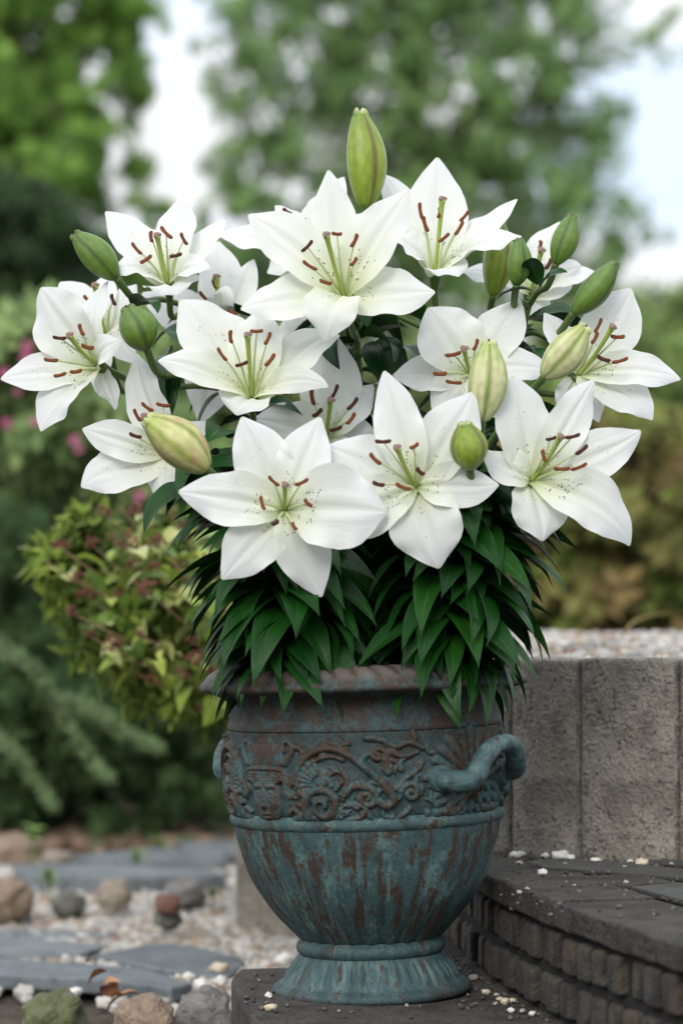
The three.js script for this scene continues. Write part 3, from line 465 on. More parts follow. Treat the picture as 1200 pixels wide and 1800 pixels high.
// A: top centre
flower('back', 605, 524, 2.03, [-0.12, -0.35, 1], { warm: 1, reach: 105 }, [
  [577, 299, 76, { lift: 0.05, blunt: 0.12 }], [718, 334, 92, { lift: 0.06, dz: 45 }], [436, 378, 92, { blunt: 0.2, lift: 0.1, side: 0.05 }], [423, 543, 84, { dz: 40, lift: 0.22, side: -0.05 }], [764, 513, 92, { dz: 50, lift: 0.2, side: 0.1 }], [571, 601, 92, { dz: 70, lift: 0.5, cup: 0.5, blunt: 0.1 }],
], [573, 412], [[540, 433, -45], [544, 467, 33], [572, 496, 18], [623, 423, -64, 0.9], [622, 460, -55, 0.8], [592, 411, 4, 0.75]]);
// B: top right, facing up
flower('back', 764, 484, 2.12, [0.02, -0.9, 0.62], { reach: 110 }, [
  [768, 277, 104, { lift: -0.02, cup: 0.05, dz: -40, blunt: 0.1 }], [908, 350, 62, { dz: -25, lift: 0.02 }], [916, 416, 92, { dz: 40, lift: 0.1, cup: 0.2, side: -0.14 }], [692, 414, 84, { dz: 35, lift: 0.1, side: 0.05 }], [668, 304, 66, { dz: -35 }], [806, 486, 72, { dz: 90, lift: 0.25, cup: 0.3 }],
], [777, 349], [[739, 371, 80], [747, 394, 72], [772, 374, -82, 0.8], [816, 380, -50, 0.9], [807, 401, -60], [780, 418, -38, 0.8]]);
// C: upper left, facing up
flower('left', 296, 503, 2.13, [-0.05, -0.75, 0.75], { reach: 100 }, [
  [186, 372, 84, { dz: -20, lift: 0.05, side: 0.06 }], [323, 342, 70, { dz: -35, lift: 0 }], [397, 386, 56, { dz: -15, lift: 0.05 }], [371, 472, 58, { dz: 45, lift: 0.3 }], [191, 484, 60, { dz: 45, lift: 0.3, side: 0.1 }], [312, 519, 92, { dz: 80, lift: 0.3, cup: 0.3 }],
], [276, 413], [[240, 437, 50], [257, 456, -33], [266, 416, 84, 0.85], [292, 409, 47], [323, 420, 62, 0.9], [309, 449, -12]]);
// D: behind, between C and E
flower('left', 396, 602, 2.2, [-0.05, -0.5, 0.85], { reach: 90, flip: 1 }, [
  [250, 515, 84, { dz: -10, lift: 0.1 }], [384, 424, 78, { dz: -10 }], [446, 456, 60, { dz: -20 }], [375, 522, 46, { dz: 60, lift: 0.75, cup: 0.7, side: 0.2 }], [352, 746, 86, { dz: 30, lift: 0.1 }], [470, 690, 70, { dz: 20 }],
], [380, 486], [[377, 499, 70, 0.8], [359, 522, 45, 0.9], [408, 549, 20, 0.8], [361, 565, 40]]);
// E: centre left
flower('left', 443, 702, 2.05, [-0.03, -0.62, 0.8], { warm: 1, reach: 110 }, [
  [316, 528, 118, { dz: -5, lift: 0.1, blunt: 0.18, side: 0.05, tex: 2 }], [461, 540, 92, { dz: -15, lift: 0.05 }], [597, 590, 92, { dz: 25, lift: 0.16, side: -0.12 }], [577, 681, 50, { dz: 60, lift: 0.2, side: -0.1, roll: 0.5 }], [278, 634, 66, { dz: 45, lift: 0.25, side: -0.1, roll: -0.35 }], [416, 730, 88, { dz: 75, lift: 0.35, cup: 0.4 }],
], [435, 588], [[405.6, 592, 86], [451, 582, -3], [471, 595, -66], [390, 623, 55], [425, 640, -18], [475, 633, -52]]);
// F: far left
flower('left', 178, 645, 2.1, [-0.6, -0.2, 0.8], { reach: 95 }, [
  [72, 506, 108, { blunt: 0.16, lift: 0.1 }], [190, 494, 64, { dz: 0, lift: 0.2, cup: 0.3, side: -0.06 }], [2, 666, 70, { lift: 0.1 }], [72, 758, 90, { lift: 0.14, side: 0.08 }], [217, 600, 54, { dz: 55, lift: 0.4, cup: 0.35 }], [202, 721, 46, { dz: 0, lift: 0.1, side: -0.15 }],
], [122, 589], [[105, 594, 4], [143, 580, 68], [154, 610, 14, 0.8], [90, 633, 4], [106, 659, -16, 0.85], [134, 653, -8, 0.8]]);
// F2: hidden behind F
flower('left', 186, 590, 2.22, [-0.2, -0.7, 0.7], { flip: 1 }, [
  [106, 496, 70, { dz: -10 }], [186, 480, 50, { dz: -20 }], [240, 500, 60], [240, 640, 50], [110, 640, 50], [170, 690, 50],
], [167, 501], [[154, 526, 42, 0.8], [199, 527, 70, 0.8]]);
// G: lower left, its bud in front
flower('left', 300, 802, 2.1, [-0.5, -0.15, 0.85], { reach: 80 }, [
  [240, 621, 78, { lift: 0.08, side: -0.05 }], [145, 754, 64, { lift: 0.1 }], [143, 856, 92, { lift: 0.16, side: 0.06 }], [279, 888, 56, { lift: 0.05, side: -0.12 }], [371, 742, 54, { dz: 10 }], [384, 842, 60],
], [253, 731], [[259, 716, 36], [287, 712, 9], [241, 730, 62, 0.9], [238, 766, 18, 0.9]]);
// H: the large front bloom on the left
flower('left', 500, 897, 1.955, [0.02, -0.1, 1], { warm: 0, reach: 80 }, [
  [425, 733, 100, { lift: 0.08, dz: 25 }], [563, 733, 90, { lift: 0.04, dz: 0 }], [314, 864, 94, { lift: 0.06, dz: 0 }], [390, 1018, 94, { lift: 0.14, dz: 30 }], [565, 1049, 90, { lift: 0.05, dz: 0 }], [680, 900, 142, { lift: 0.22, dz: 35, blunt: 0.2, outer: false }],
], [501, 852], [[481, 846, 42], [530, 848, -24], [461, 884, 74], [541, 884, 44, 0.8], [484, 919, -30, 0.6], [517, 925, 60, 0.6]]);
// I: the large front bloom right of the middle
flower('right', 732, 856, 1.965, [-0.12, -0.12, 1], { reach: 85, flip: 1 }, [
  [675, 652, 82, { lift: 0.06, dz: 20 }], [831, 689, 104, { lift: 0.1, dz: 30, side: 0.05 }], [575, 784, 100, { lift: 0.12, dz: 5 }], [876, 852, 78, { lift: 0.06, dz: 10, side: 0.06 }], [771, 999, 122, { lift: 0.2, dz: 40, blunt: 0.08 }], [571, 947, 96, { lift: 0.05, dz: 0, side: 0.05 }],
], [697, 786], [[673, 776, 0], [659, 807, 45], [665, 851, 14, 0.9], [708, 856, 22, 1.1], [728, 784, -32, 0.7], [738, 829, 42, 0.7]]);
// J: behind the front blooms, in the middle
flower('back', 572, 772, 2.12, [0.02, -0.3, 0.95], { reach: 85 }, [
  [588, 588, 104, { lift: 0.04, dz: -5 }], [446, 736, 84, { lift: 0.1 }], [656, 676, 66, { lift: 0.05, dz: -5 }], [664, 762, 70, { lift: 0.1 }], [500, 830, 70], [610, 850, 70],
], [581, 703], [[549, 698, 80], [588, 689, -64], [558, 726, -40, 0.8], [620, 710, -50], [617, 736, -54], [590, 754, -18, 0.9]]);
// K: right of the middle
flower('right', 828, 660, 2.1, [-0.15, -0.35, 0.95], { reach: 80 }, [
  [752, 541, 112, { lift: 0.06, blunt: 0.1 }], [912, 524, 88, { lift: 0.05, dz: 15, side: 0.06 }], [972, 654, 66, { lift: 0.12, side: -0.08, dz: 30 }], [690, 660, 72, { lift: 0.08 }], [862, 752, 70], [764, 742, 76],
], [815, 613], [[796, 623, -12], [773, 657, 0], [797, 672, 5], [836, 606, -70, 0.8], [858, 640, 10]]);
// L: far right
flower('right', 1014, 660, 2.1, [0.35, -0.3, 0.9], { reach: 95 }, [
  [1108, 507, 104, { lift: 0.1, blunt: 0.12, side: 0.03 }], [956, 550, 62, { lift: 0.05, dz: 20 }], [1195, 667, 66, { lift: 0.12, dz: 10, side: -0.06 }], [1146, 738, 84, { lift: 0.2, side: -0.1, dz: 30 }], [984, 722, 50, { lift: 0.02, dz: 0 }], [1052, 742, 60, { dz: -10 }],
], [1076, 574], [[1051, 572, -64], [1045, 594, -62, 0.9], [1085, 592, 0], [1060, 631, 20], [1089, 634, -16]]);
// M: lower right
flower('right', 931, 845, 1.99, [0.3, -0.15, 0.95], { reach: 95 }, [
  [900, 660, 108, { lift: 0.08, dz: 25 }], [1044, 668, 74, { lift: 0.1, dz: 0, side: -0.05 }], [1125, 757, 84, { lift: 0.16, dz: 20, side: 0.08 }], [1106, 959, 96, { lift: 0.24, dz: 10, side: -0.14 }], [953, 951, 104, { lift: 0.2, dz: 50 }], [853, 790, 66, { lift: 0.1, dz: 15, side: -0.22 }],
], [985, 767], [[968, 771, -15, 0.7], [955, 801, 76, 0.9], [1006, 767, -14], [1022, 791, -38, 0.9], [987, 824, 0, 1.1], [1017, 821, -22]]);
// N: behind the buds on the right
flower('right', 930, 520, 2.2, [0.1, -0.6, 0.75], { reach: 80 }, [
  [984, 390, 70, { dz: 0, lift: 0.05 }], [1021, 470, 62, { dz: 40, lift: 0.2, roll: 1.2 }], [1044, 477, 56, { dz: 0 }], [812, 476, 64, { dz: 0 }], [880, 420, 60, { dz: -20 }], [950, 560, 60],
], [951, 439], [[964, 464, -60, 0.8], [949, 430, -80, 0.6]]);
// O: behind A
flower('back', 548, 452, 2.2, [-0.1, -0.7, 0.7], { flip: 1 }, [
  [383, 412, 72, { dz: 0, lift: 0.1 }], [484, 361, 44, { dz: -10, lift: 0.15 }], [560, 350, 60, { dz: -20 }], [604, 311, 60, { dz: -20 }], [648, 376, 70, { dz: 10 }], [470, 480, 80],
], [497, 377], [[505, 372, 30, 0.7], [532, 391, -40, 0.8], [541, 410, -60, 0.7]]);
// P: a back bloom seen between A and E
flower('back', 520, 600, 2.26, [0, -0.4, 0.9], {}, [[500, 560, 50], [545, 556, 50], [560, 640, 50], [470, 640, 50], [520, 690, 60], [590, 600, 50]], null, null);

// ---- buds: three swollen ribs with a seam between them, a blunt three-toothed tip
const budTones = {
  green: [[0.13, 0.23, 0.03], [0.085, 0.17, 0.018], [0.05, 0.1, 0.015]], lime: [[0.27, 0.36, 0.035], [0.15, 0.25, 0.02], [0.13, 0.11, 0.025]],
  cream: [[0.66, 0.66, 0.4], [0.3, 0.38, 0.06], [0.17, 0.25, 0.03]], pink: [[0.6, 0.58, 0.27], [0.28, 0.36, 0.05], [0.2, 0.26, 0.04]],
};
const budMat = std({ vertexColors: true, roughness: 0.36, bumpMap: bumpFine, bumpScale: 0.0004 });
function bud(kind, bx, by, tx, ty, W, d, tone, dz = 12, turn = 0) {
  const plant = plants[kind], u = d / F, B = P(bx, by, d), T = P(tx, ty, d - dz * u), ax = T.clone().sub(B), len = ax.length(); ax.normalize();
  const e1 = V(0, 0, 1).addScaledVector(ax, -ax.z).normalize(), e2 = ax.clone().cross(e1), [a, b, c] = budTones[tone], sway = rl() * 9;
  const g = grid(48, 40, (s, t) => {
    const q = s * 6.2832, f = Math.pow(Math.sin(Math.PI * clamp(0.035 + 0.93 * t, 0, 1) ** 0.94), 0.72) * (t < 0.02 ? 0.6 : 1) * (t > 0.985 ? 0.55 : 1), th = q + turn;
    const lobe = Math.cos(3 * th), seam = Math.exp(-(((th * 3 / 3.14159 + 30) % 2 - 1) ** 2) / 0.012);
    let r = W * u * 0.5 * f * (1 + 0.055 * lobe - 0.055 * seam * smoothstep(t, 0.05, 0.3) + 0.012 * Math.cos(12 * th)) + (t > 0.93 ? 0.05 * W * u * Math.max(0, Math.cos(3 * th)) : 0);
    const p = B.clone().addScaledVector(ax, t * len + (t > 0.95 ? 0.02 * len * Math.cos(3 * th) : 0)).addScaledVector(e1, Math.cos(q) * r).addScaledVector(e2, Math.sin(q) * r);
    p.addScaledVector(e2, 0.03 * len * Math.sin(Math.PI * t));
    const rib = Math.exp(-(((th * 3 / 3.14159 + 30) % 2 - 1) ** 2) / 0.03), stripe = 0.5 + 0.5 * Math.cos(12 * th + 0.5 * Math.sin(t * 5));
    let k = mix3(a, b, clamp(0.35 * stripe + 0.6 * smoothstep(t, 0.55, 1) + 0.5 * (1 - smoothstep(t, 0, 0.25)) * (tone === 'cream' || tone === 'pink' ? 0.2 : 1), 0, 1));
    k = mix3(k, c, 0.95 * rib); if (tone === 'cream' || tone === 'pink') k = mix3(k, b, 0.75 * Math.exp(-(((th * 3 / 3.14159 + 31) % 2 - 1) ** 2) / 0.03));
    if (tone === 'pink') k = mix3(k, [0.55, 0.25, 0.2], 0.55 * smoothstep(n3(Math.cos(th) * 1.6, Math.sin(th) * 1.6, t * 2.5 + sway), 0.1, 0.7) * smoothstep(t, 0, 0.2) * (1 - smoothstep(t, 0.6, 0.9)));
    k = mix3(k, tone === 'green' ? [0.1, 0.07, 0.03] : [0.62, 0.6, 0.38], smoothstep(t, 0.95, 1) * 0.8);
    return { p, c: k.map((x) => x * (0.9 + 0.16 * n3(th * 2, t * 6, sway))), uv: [s * 3, t * 3] };
  }, true, true);
  const o = put('bud', g, budMat, plant, plant.position);
  stalkFrom(kind, B.clone().addScaledVector(ax, 3 * u), ax.clone().multiplyScalar(-0.75).add(V(0, 0, -0.8)).normalize(), 0.0026, 0.0034, o, plant.position, 0.35, 0.035);
}
bud('back', 643, 367, 630, 193, 71, 2.1, 'lime', 4, 0.5);
bud('left', 206, 490, 130, 410, 56, 2.1, 'green', 10, 1.2);
bud('left', 259, 615, 222, 538, 66, 2.06, 'green', 18, 0.9);
bud('left', 366, 826, 256, 736, 82, 1.98, 'pink', 18, 2.3);
bud('right', 866, 521, 876, 386, 56, 2.15, 'lime', 6, 0.4);
bud('right', 907, 502, 911, 419, 45, 2.08, 'green', 8, 0.6);
bud('right', 976, 465, 1007, 377, 47, 2.08, 'green', 8, 1.4);
bud('right', 1006, 552, 1082, 461, 50, 2.07, 'green', 8, 2.2);
bud('right', 954, 664, 1030, 573, 64, 2.0, 'cream', 14, 1.0);
bud('right', 847, 742, 859, 598, 69, 1.97, 'cream', 8, 3.14);
bud('right', 826, 827, 815, 742, 66, 1.95, 'lime', 20, 0.15);

// ---- leaves
const leafMap = texture(128, 512, (x, y) => { const s = (x - 64) / 64, v = 0.95 + 0.05 * Math.sin(s * 34) + 0.2 * n3(s * 6, y / 90, 1); let c = [0.011 * v, 0.062 * v, 0.011 * v]; c = mix3(c, [0.05, 0.12, 0.03], 0.5 * Math.exp(-((s / 0.05) ** 2))); return mix3(c, [0.05, 0.09, 0.03], 0.4 * smoothstep(Math.abs(s), 0.93, 1)); }, true);
const leafBump = texture(128, 256, (x, y) => { const s = (x - 64) / 64; return [0.5 + 0.3 * Math.sin(s * 34) - 0.2 * Math.exp(-((s / 0.06) ** 2)) + 0.12 * n3(s * 8, y / 12, 2)]; });
const leafMats = [[0.62, 0.76, 0.5], [0.9, 1.0, 0.5], [0.36, 0.52, 0.42]].map((c) => phys({ map: leafMap, color: rgb(...c), bumpMap: leafBump, bumpScale: 0.0003, roughness: 0.36, specularIntensity: 0.5, side: THREE.DoubleSide }));
function leafGeo(len, W, droop, seed, ovate) { // grows along +z from the stem, y up
  const c = new THREE.CubicBezierCurve3(V(0, 0, 0), V(0, 0.16 - 0.1 * droop, 0.3).multiplyScalar(len), V(0, 0.16 - 0.38 * droop, 0.72 - 0.14 * droop).multiplyScalar(len), V(0, 0.06 - 0.86 * droop, 1 - 0.34 * droop).multiplyScalar(len));
  return grid(10, 18, (u, v) => {
    const s = u * 2 - 1, p = c.getPoint(v), T = c.getTangent(v), n = V(0, 1, 0).addScaledVector(T, -T.y).normalize(), B = V(1, 0, 0);
    const w = W * 0.5 * (ovate ? Math.sin(Math.PI * Math.pow(clamp(v, 0.02, 0.995), 0.75)) ** 0.85 : Math.pow(Math.sin(Math.PI * Math.pow(clamp(v, 0.05, 0.997), 0.78)), 1.15) + 0.12 * (1 - v));
    n.applyAxisAngle(T, 0.25 * Math.sin(seed) * v); const b = n.clone().cross(T).multiplyScalar(1).normalize(); if (b.dot(B) < 0) b.negate();
    p.addScaledVector(b, s * w).addScaledVector(n, w * (0.42 * Math.abs(s) - 0.12 * s * s + 0.06 * Math.sin(v * 11 + seed * 5 + s) * s * s)).addScaledVector(B, 0.05 * len * Math.sin(seed * 3) * v * v);
    return { p, uv: [clamp(u, 0.01, 0.99), v] };
  });
}
const longLeaves = Array.from({ length: 16 }, (_, k) => leafGeo(0.096, 0.0235, 0.25 + 0.075 * (k % 8), k * 1.7, false));
const ovateLeaves = Array.from({ length: 6 }, (_, k) => leafGeo(0.042, 0.021, 0.15 + 0.12 * k, k * 2.1, true));
function leaf(plant, at, az, set, droop, scale, tilt) {
  const g = set[Math.min(set.length - 1, Math.floor(droop * (set.length === 16 ? 8 : 6)) + (set.length === 16 && rl() < 0.5 ? 8 : 0))], o = mesh('leaf', g, leafMats[rl() < 0.62 ? 0 : rl() < 0.6 ? 1 : 2], plant);
  o.position.copy(at).sub(plant.position); o.rotation.order = 'YXZ'; o.rotation.set(tilt + (rl() - 0.5) * 0.3, az, (rl() - 0.5) * 1.1); o.scale.setScalar(scale);
}
for (const [kind, n, t0, t1] of [['left', 210, 0.08, 0.47], ['right', 210, 0.08, 0.48], ['back', 190, 0.07, 0.55]]) {
  let a = kind === 'left' ? 0.4 : 1.3;
  for (let i = 0; i < n; i++) { const f = i / n; a += 2.4; leaf(plants[kind], stemCurve[kind].getPoint(lerp(t0, t1, f)), a + (rl() - 0.5) * 0.4, longLeaves, clamp(0.3 + 0.5 * (rl() - 0.5), 0, 0.999), (0.8 + 0.36 * rl()) * (0.9 + 0.25 * smoothstep(f, 0.05, 0.4) - 0.08 * f), 0.4 - 0.5 * f + 0.4 * (rl() - 0.5)); }
  for (let i = 0; i < 26; i++) { a += 2.4; leaf(plants[kind], stemCurve[kind].getPoint(lerp(t1, 0.97, i / 26)), a, i % 2 ? longLeaves : ovateLeaves, 0.2 + 0.5 * rl(), 0.75 + 0.3 * rl(), 0); }
}
// the small broad leaves just under the buds and blooms
for (const [kind, x, y, d, az, dr, s, tilt] of [
  ['back', 625, 545, 2.12, 1.2, 0.5, 1.2, 0.1], ['back', 655, 545, 2.1, 0.5, 0.45, 1.1, 0], ['back', 672, 545, 2.12, 1.4, 0.4, 1.4, 0.1], ['back', 640, 590, 2.13, 0.9, 0.6, 1.3, 0.3], ['back', 600, 580, 2.14, -0.4, 0.8, 1.5, 0.4], ['back', 660, 600, 2.15, 0.3, 0.9, 1.8, 0.7], ['back', 700, 610, 2.15, 0.8, 0.8, 1.8, 0.5],
  ['right', 936, 512, 2.08, -1.7, 0.3, 0.85, 0], ['right', 946, 500, 2.08, -0.5, 0.2, 0.9, -0.6], ['right', 950, 505, 2.07, 0.7, 0.2, 0.8, -0.5], ['right', 940, 560, 2.12, 1.2, 0.4, 1.3, 0], ['right', 840, 760, 2.02, 1.3, 0.3, 0.8, -0.3], ['right', 850, 850, 2.06, 0.6, 0.7, 1.3, 0.3],
  ['left', 290, 580, 2.12, 0.8, 0.6, 1.5, 0.4], ['left', 300, 620, 2.13, -0.4, 0.8, 1.7, 0.5], ['left', 280, 650, 2.14, 0.2, 0.7, 1.6, 0.4], ['left', 380, 800, 2.08, -0.7, 0.7, 1.6, 0.3], ['left', 400, 770, 2.08, -0.2, 0.4, 1.4, 0], ['left', 390, 830, 2.06, -1.1, 0.75, 1.6, 0.3], ['left', 235, 540, 2.12, 0.6, 0.4, 1.2, 0], ['left', 340, 860, 2.07, -1.2, 0.6, 1.5, 0.2],
]) leaf(plants[kind], P(x, y, d), az, ovateLeaves, dr, s, tilt);

// ---------------------------------------------------------------- shrubs and trees beyond
const leafQuad = (fold, aspect) => { const g = new THREE.BufferGeometry(); const w = aspect * 0.5; g.setAttribute('position', new THREE.Float32BufferAttribute([0, 0, 0, -w, fold * w, 0.45, 0, 0, 0.5, w, fold * w, 0.45, 0, -0.06, 1].flat(), 3)); g.setIndex([0, 1, 2, 0, 2, 3, 1, 4, 2, 2, 4, 3]); return g; };
function spray(n, len, w, seed, spread) { // a twig set with n small leaves
  const r = mulberry(seed), parts = []; const q = new THREE.Quaternion(), e = new THREE.Euler();
  for (let i = 0; i < n; i++) { const t = (i + 0.5) / n, a = i * 2.4, g = leafQuad(0.5, w); e.set(-0.25 - 0.5 * r(), 0, 0); g.applyQuaternion(q.setFromEuler(e)); g.rotateZ(0); g.scale(len, len, len); g.rotateX(-spread * (0.6 + 0.6 * r())); g.rotateZ(a); g.translate(0.04 * (r() - 0.5), 0.04 * (r() - 0.5), t); parts.push(g); }
  const m = mergeGeometries(parts); m.computeVertexNormals(); return m;
}
const greenMat = (tr) => phys({ color: 0xffffff, specularIntensity: 0.25, roughness: 1, transmission: tr, thickness: 0, side: THREE.DoubleSide });
const leafMat = greenMat(0.42), needleMat = phys({ color: 0xffffff, roughness: 0.9, specularIntensity: 0.25, side: THREE.DoubleSide });
const broad = [0, 1, 2].map((k) => spray(9, 0.62, 0.55, 100 + k, 0.9)), needles = [0, 1, 2].map((k) => spray(22, 0.24, 0.22, 110 + k, 0.75));
// lobes: [px, py, rx, ry, weight?] at depth d, thick metres deep
function foliage(name, parent, lobes, d, thick, n, size, tone, geos, mat, seed, up = 0.4, thinAt = 0) {
  const r = mulberry(seed), u = d / F, total = lobes.reduce((s, l) => s + l[2] * l[3] * (l[4] ?? 1), 0), m = new THREE.Matrix4(), q = new THREE.Quaternion(), z = V(0, 0, 1), out = geos.map(() => []);
  for (const [px, py, rx, ry, wt = 1] of lobes) {
    const c = P(px, py, d), k = Math.round(n * rx * ry * wt / total), clumps = Array.from({ length: Math.max(3, Math.round(k / 30)) }, () => { let v; do v = V(r() * 2 - 1, r() * 2 - 1, r() * 2 - 1); while (v.length() > 1); return v; });
    for (let i = 0; i < k; i++) {
      const v = clumps[Math.floor(r() * clumps.length)].clone().add(V(r() + r() - 1, r() + r() - 1, r() + r() - 1).multiplyScalar(thinAt ? 0.34 : 0.22)), p = V(c.x + v.x * rx * u, c.y + v.y * ry * u, c.z + v.z * thick * (0.4 + 0.6 * r()));
      const dir = v.clone().multiplyScalar(0.8).add(V(r() - 0.5, r() - 0.5 + up, r() - 0.3).multiplyScalar(1.1)).normalize(), s = size * (0.6 + 0.8 * r());
      if (thinAt && n3(p.x * thinAt, p.y * thinAt, p.z * thinAt) + 0.4 * n3(p.x * thinAt * 2.7, p.y * thinAt * 2.7, p.z * thinAt * 2.7) < -0.12) continue;
      m.compose(p, q.setFromUnitVectors(z, dir).multiply(new THREE.Quaternion().setFromAxisAngle(z, r() * 6.28)), V(s, s, s));
      out[Math.floor(r() * geos.length)].push([m.clone(), tone(r, v, p)]);
    }
  }
  geos.forEach((g, k) => { const o = new THREE.InstancedMesh(g, mat, out[k].length); out[k].forEach(([mm, c], i) => { o.setMatrixAt(i, mm.premultiply(new THREE.Matrix4().makeTranslation(-parent.position.x, -parent.position.y, -parent.position.z))); o.setColorAt(i, c); }); o.name = name; o.castShadow = o.receiveShadow = true; o.userData.kind = 'stuff'; parent.add(o); });
}
const toned = (a, b, dark = 0.35) => (r, v) => { const k = mix3(a, b, r() ** 1.3), g = 1 - dark + 2 * dark * r(); return rgb(k[0] * g, k[1] * g, k[2] * g); };
const bark = std({ map: rep(stoneMap([0.1, 0.08, 0.06], [0.055, 0.045, 0.035], [0.02, 0.018, 0.015], 0.6), 3, 6), bumpMap: rep(bumpMid, 4), bumpScale: 0.01, roughness: 1 });
function tree(label, base, d, trunkTop, r0, limbs, lobes, thick, n, size, tone, seed) {
  const b = P(base, HY, d).setY(GROUND - 0.05), t = thing('tree', label, 'tree', b), top = P(trunkTop[0], trunkTop[1], d), mid = b.clone().lerp(top, 0.5).add(V(0.1 * r0, 0, 0.2));
  put('trunk', tube([b, b.clone().lerp(mid, 0.5), mid, top], (k, a) => r0 * (1.25 * Math.exp(-k * 9) * 0.4 + 1 - 0.75 * k) * (1 + 0.08 * Math.sin(a * 5)), 30, 14), bark, t, b);
  for (const [px, py, f, dz] of limbs) { const s = b.clone().lerp(top, f), e = P(px, py, d + dz); put('limb', tube([s, s.clone().lerp(e, 0.45).add(V(0, 0.12 * s.distanceTo(e), 0)), e], (k) => r0 * 0.4 * (1 - 0.85 * k), 18, 8), bark, t, b); }
  foliage('crown', t, lobes, d, thick, n, size, tone, broad, leafMat, seed, 0.4, 1.5); return t;
}
tree('tall dark green tree standing behind the middle of the bouquet', 720, 26, [730, 60], 0.22, [[560, 140, 0.7, -0.6], [930, 120, 0.75, 0.8], [1060, 180, 0.8, -0.4], [620, 320, 0.6, -0.8], [470, 280, 0.62, 0.6], [900, 330, 0.6, -1], [980, 420, 0.55, 0.5], [700, -120, 0.9, 0.4]],
  [[690, -90, 330, 180, 0.9], [545, 120, 140, 130, 0.75], [790, 120, 250, 190], [985, 60, 120, 110, 0.8], [1050, 190, 105, 50, 0.6], [900, 300, 170, 120], [610, 330, 200, 110], [450, 250, 75, 70, 0.7], [970, 420, 120, 110, 0.9], [740, 460, 290, 150], [1000, 560, 130, 90, 0.9], [420, 420, 90, 90, 0.6], [1140, 420, 50, 40, 0.35], [560, 560, 200, 100], [440, 90, 90, 110, 0.45], [400, 180, 60, 80, 0.35], [350, 60, 60, 60, 0.2], [380, 330, 60, 60, 0.5], [1150, 110, 60, 60, 0.3], [1100, 330, 60, 60, 0.35]], 1.6, 27000, 0.1, toned([0.14, 0.25, 0.085], [0.32, 0.47, 0.18]), 201);
tree('yellow green leafy tree at the upper left edge', 10, 20, [40, 20], 0.2, [[170, 80, 0.7, -0.4], [190, 260, 0.55, 0.5], [60, 220, 0.6, -0.6], [-80, 120, 0.7, 0.4]],
  [[60, -20, 190, 120], [140, 90, 105, 80, 0.9], [30, 190, 120, 120], [200, 265, 65, 45, 0.6], [50, 330, 110, 90], [225, 370, 60, 50, 0.45], [-70, 120, 130, 200], [110, 260, 80, 60, 0.8], [160, 470, 120, 50, 0.6], [190, 180, 60, 60, 0.7], [200, 20, 60, 70, 0.8], [240, 150, 50, 50, 0.5], [245, 40, 45, 50, 0.5], [265, 290, 40, 40, 0.35], [120, 350, 70, 70, 0.8]], 1.2, 15000, 0.095, toned([0.13, 0.25, 0.045], [0.3, 0.48, 0.115]), 202);
tree('thin distant tree in the gap between the two larger trees', 330, 34, [330, 470], 0.12, [[300, 500, 0.8, 0.4], [380, 480, 0.8, -0.3]], [[300, 560, 90, 90], [390, 520, 70, 90, 0.8], [340, 440, 60, 30, 0.3], [250, 600, 80, 60]], 1.2, 2600, 0.2, toned([0.09, 0.14, 0.05], [0.13, 0.19, 0.07]), 203);
function shrub(name, label, cat, base, d, lobes, thick, n, size, tone, geos, mat, seed, stems, up) {
  const b = P(base, HY, d).setY(GROUND - 0.02), t = thing(name, label, cat, b);
  for (const [px, py, r] of stems) { const e = P(px, py, d - 0.1); put('branch', tube([b, b.clone().lerp(e, 0.5).add(V(0, 0.1 * b.distanceTo(e), 0)), e], (k) => r * (1 - 0.8 * k), 18, 7), bark, t, b); }
  foliage('foliage', t, lobes, d, thick, n, size, tone, geos, mat, seed, up); return t;
}
shrub('dark_shrub', 'very dark shrub under the left tree beside the white sky', 'shrub', 30, 12, [[30, 470, 120, 110], [-40, 400, 90, 80, 0.8], [70, 560, 100, 60], [110, 420, 45, 50, 0.4]], 0.7, 5200, 0.1, toned([0.02, 0.045, 0.017], [0.06, 0.11, 0.04]), broad, leafMat, 211, [[20, 460, 0.03], [70, 480, 0.03]]);
shrub('far_hedge', 'pale green far hedge at the right edge below the white sky', 'hedge', 1100, 16, [[1120, 680, 160, 110], [1260, 640, 120, 110], [960, 720, 160, 110], [1180, 590, 60, 40, 0.5], [800, 740, 160, 120]], 1.2, 6500, 0.16, toned([0.15, 0.23, 0.07], [0.27, 0.37, 0.13]), broad, leafMat, 212, [[1120, 640, 0.04], [980, 680, 0.04]]);
shrub('heather_shrub', 'olive and rusty brown low shrub behind the white gravel on the right', 'shrub', 1040, 5.6, [[960, 960, 150, 150], [1090, 930, 130, 150], [1210, 950, 130, 150], [840, 980, 130, 130], [1000, 1070, 200, 50], [1160, 1070, 160, 50], [1040, 830, 160, 60, 0.7], [1180, 810, 90, 40, 0.6]], 0.45, 9000, 0.075, (r, v, p) => { const k = n3(p.x * 4, p.y * 4, p.z * 4), g = 0.6 + 0.8 * r(); let c = mix3([0.17, 0.185, 0.055], [0.235, 0.17, 0.07], smoothstep(k + 0.6 * (r() - 0.5), -0.1, 0.5)); if (r() < 0.15) c = [0.2, 0.26, 0.06]; return rgb(c[0] * g, c[1] * g, c[2] * g); }, broad, leafMat, 213, [[1000, 900, 0.012], [1100, 880, 0.012], [1200, 900, 0.012]]);
shrub('green_shrub', 'mid green shrub between the lily leaves and the olive shrub', 'shrub', 820, 7.5, [[820, 840, 170, 130], [660, 860, 160, 160], [500, 880, 150, 160]], 0.6, 4500, 0.11, toned([0.06, 0.09, 0.025], [0.13, 0.15, 0.05]), broad, leafMat, 214, [[800, 850, 0.015], [660, 850, 0.015]]);
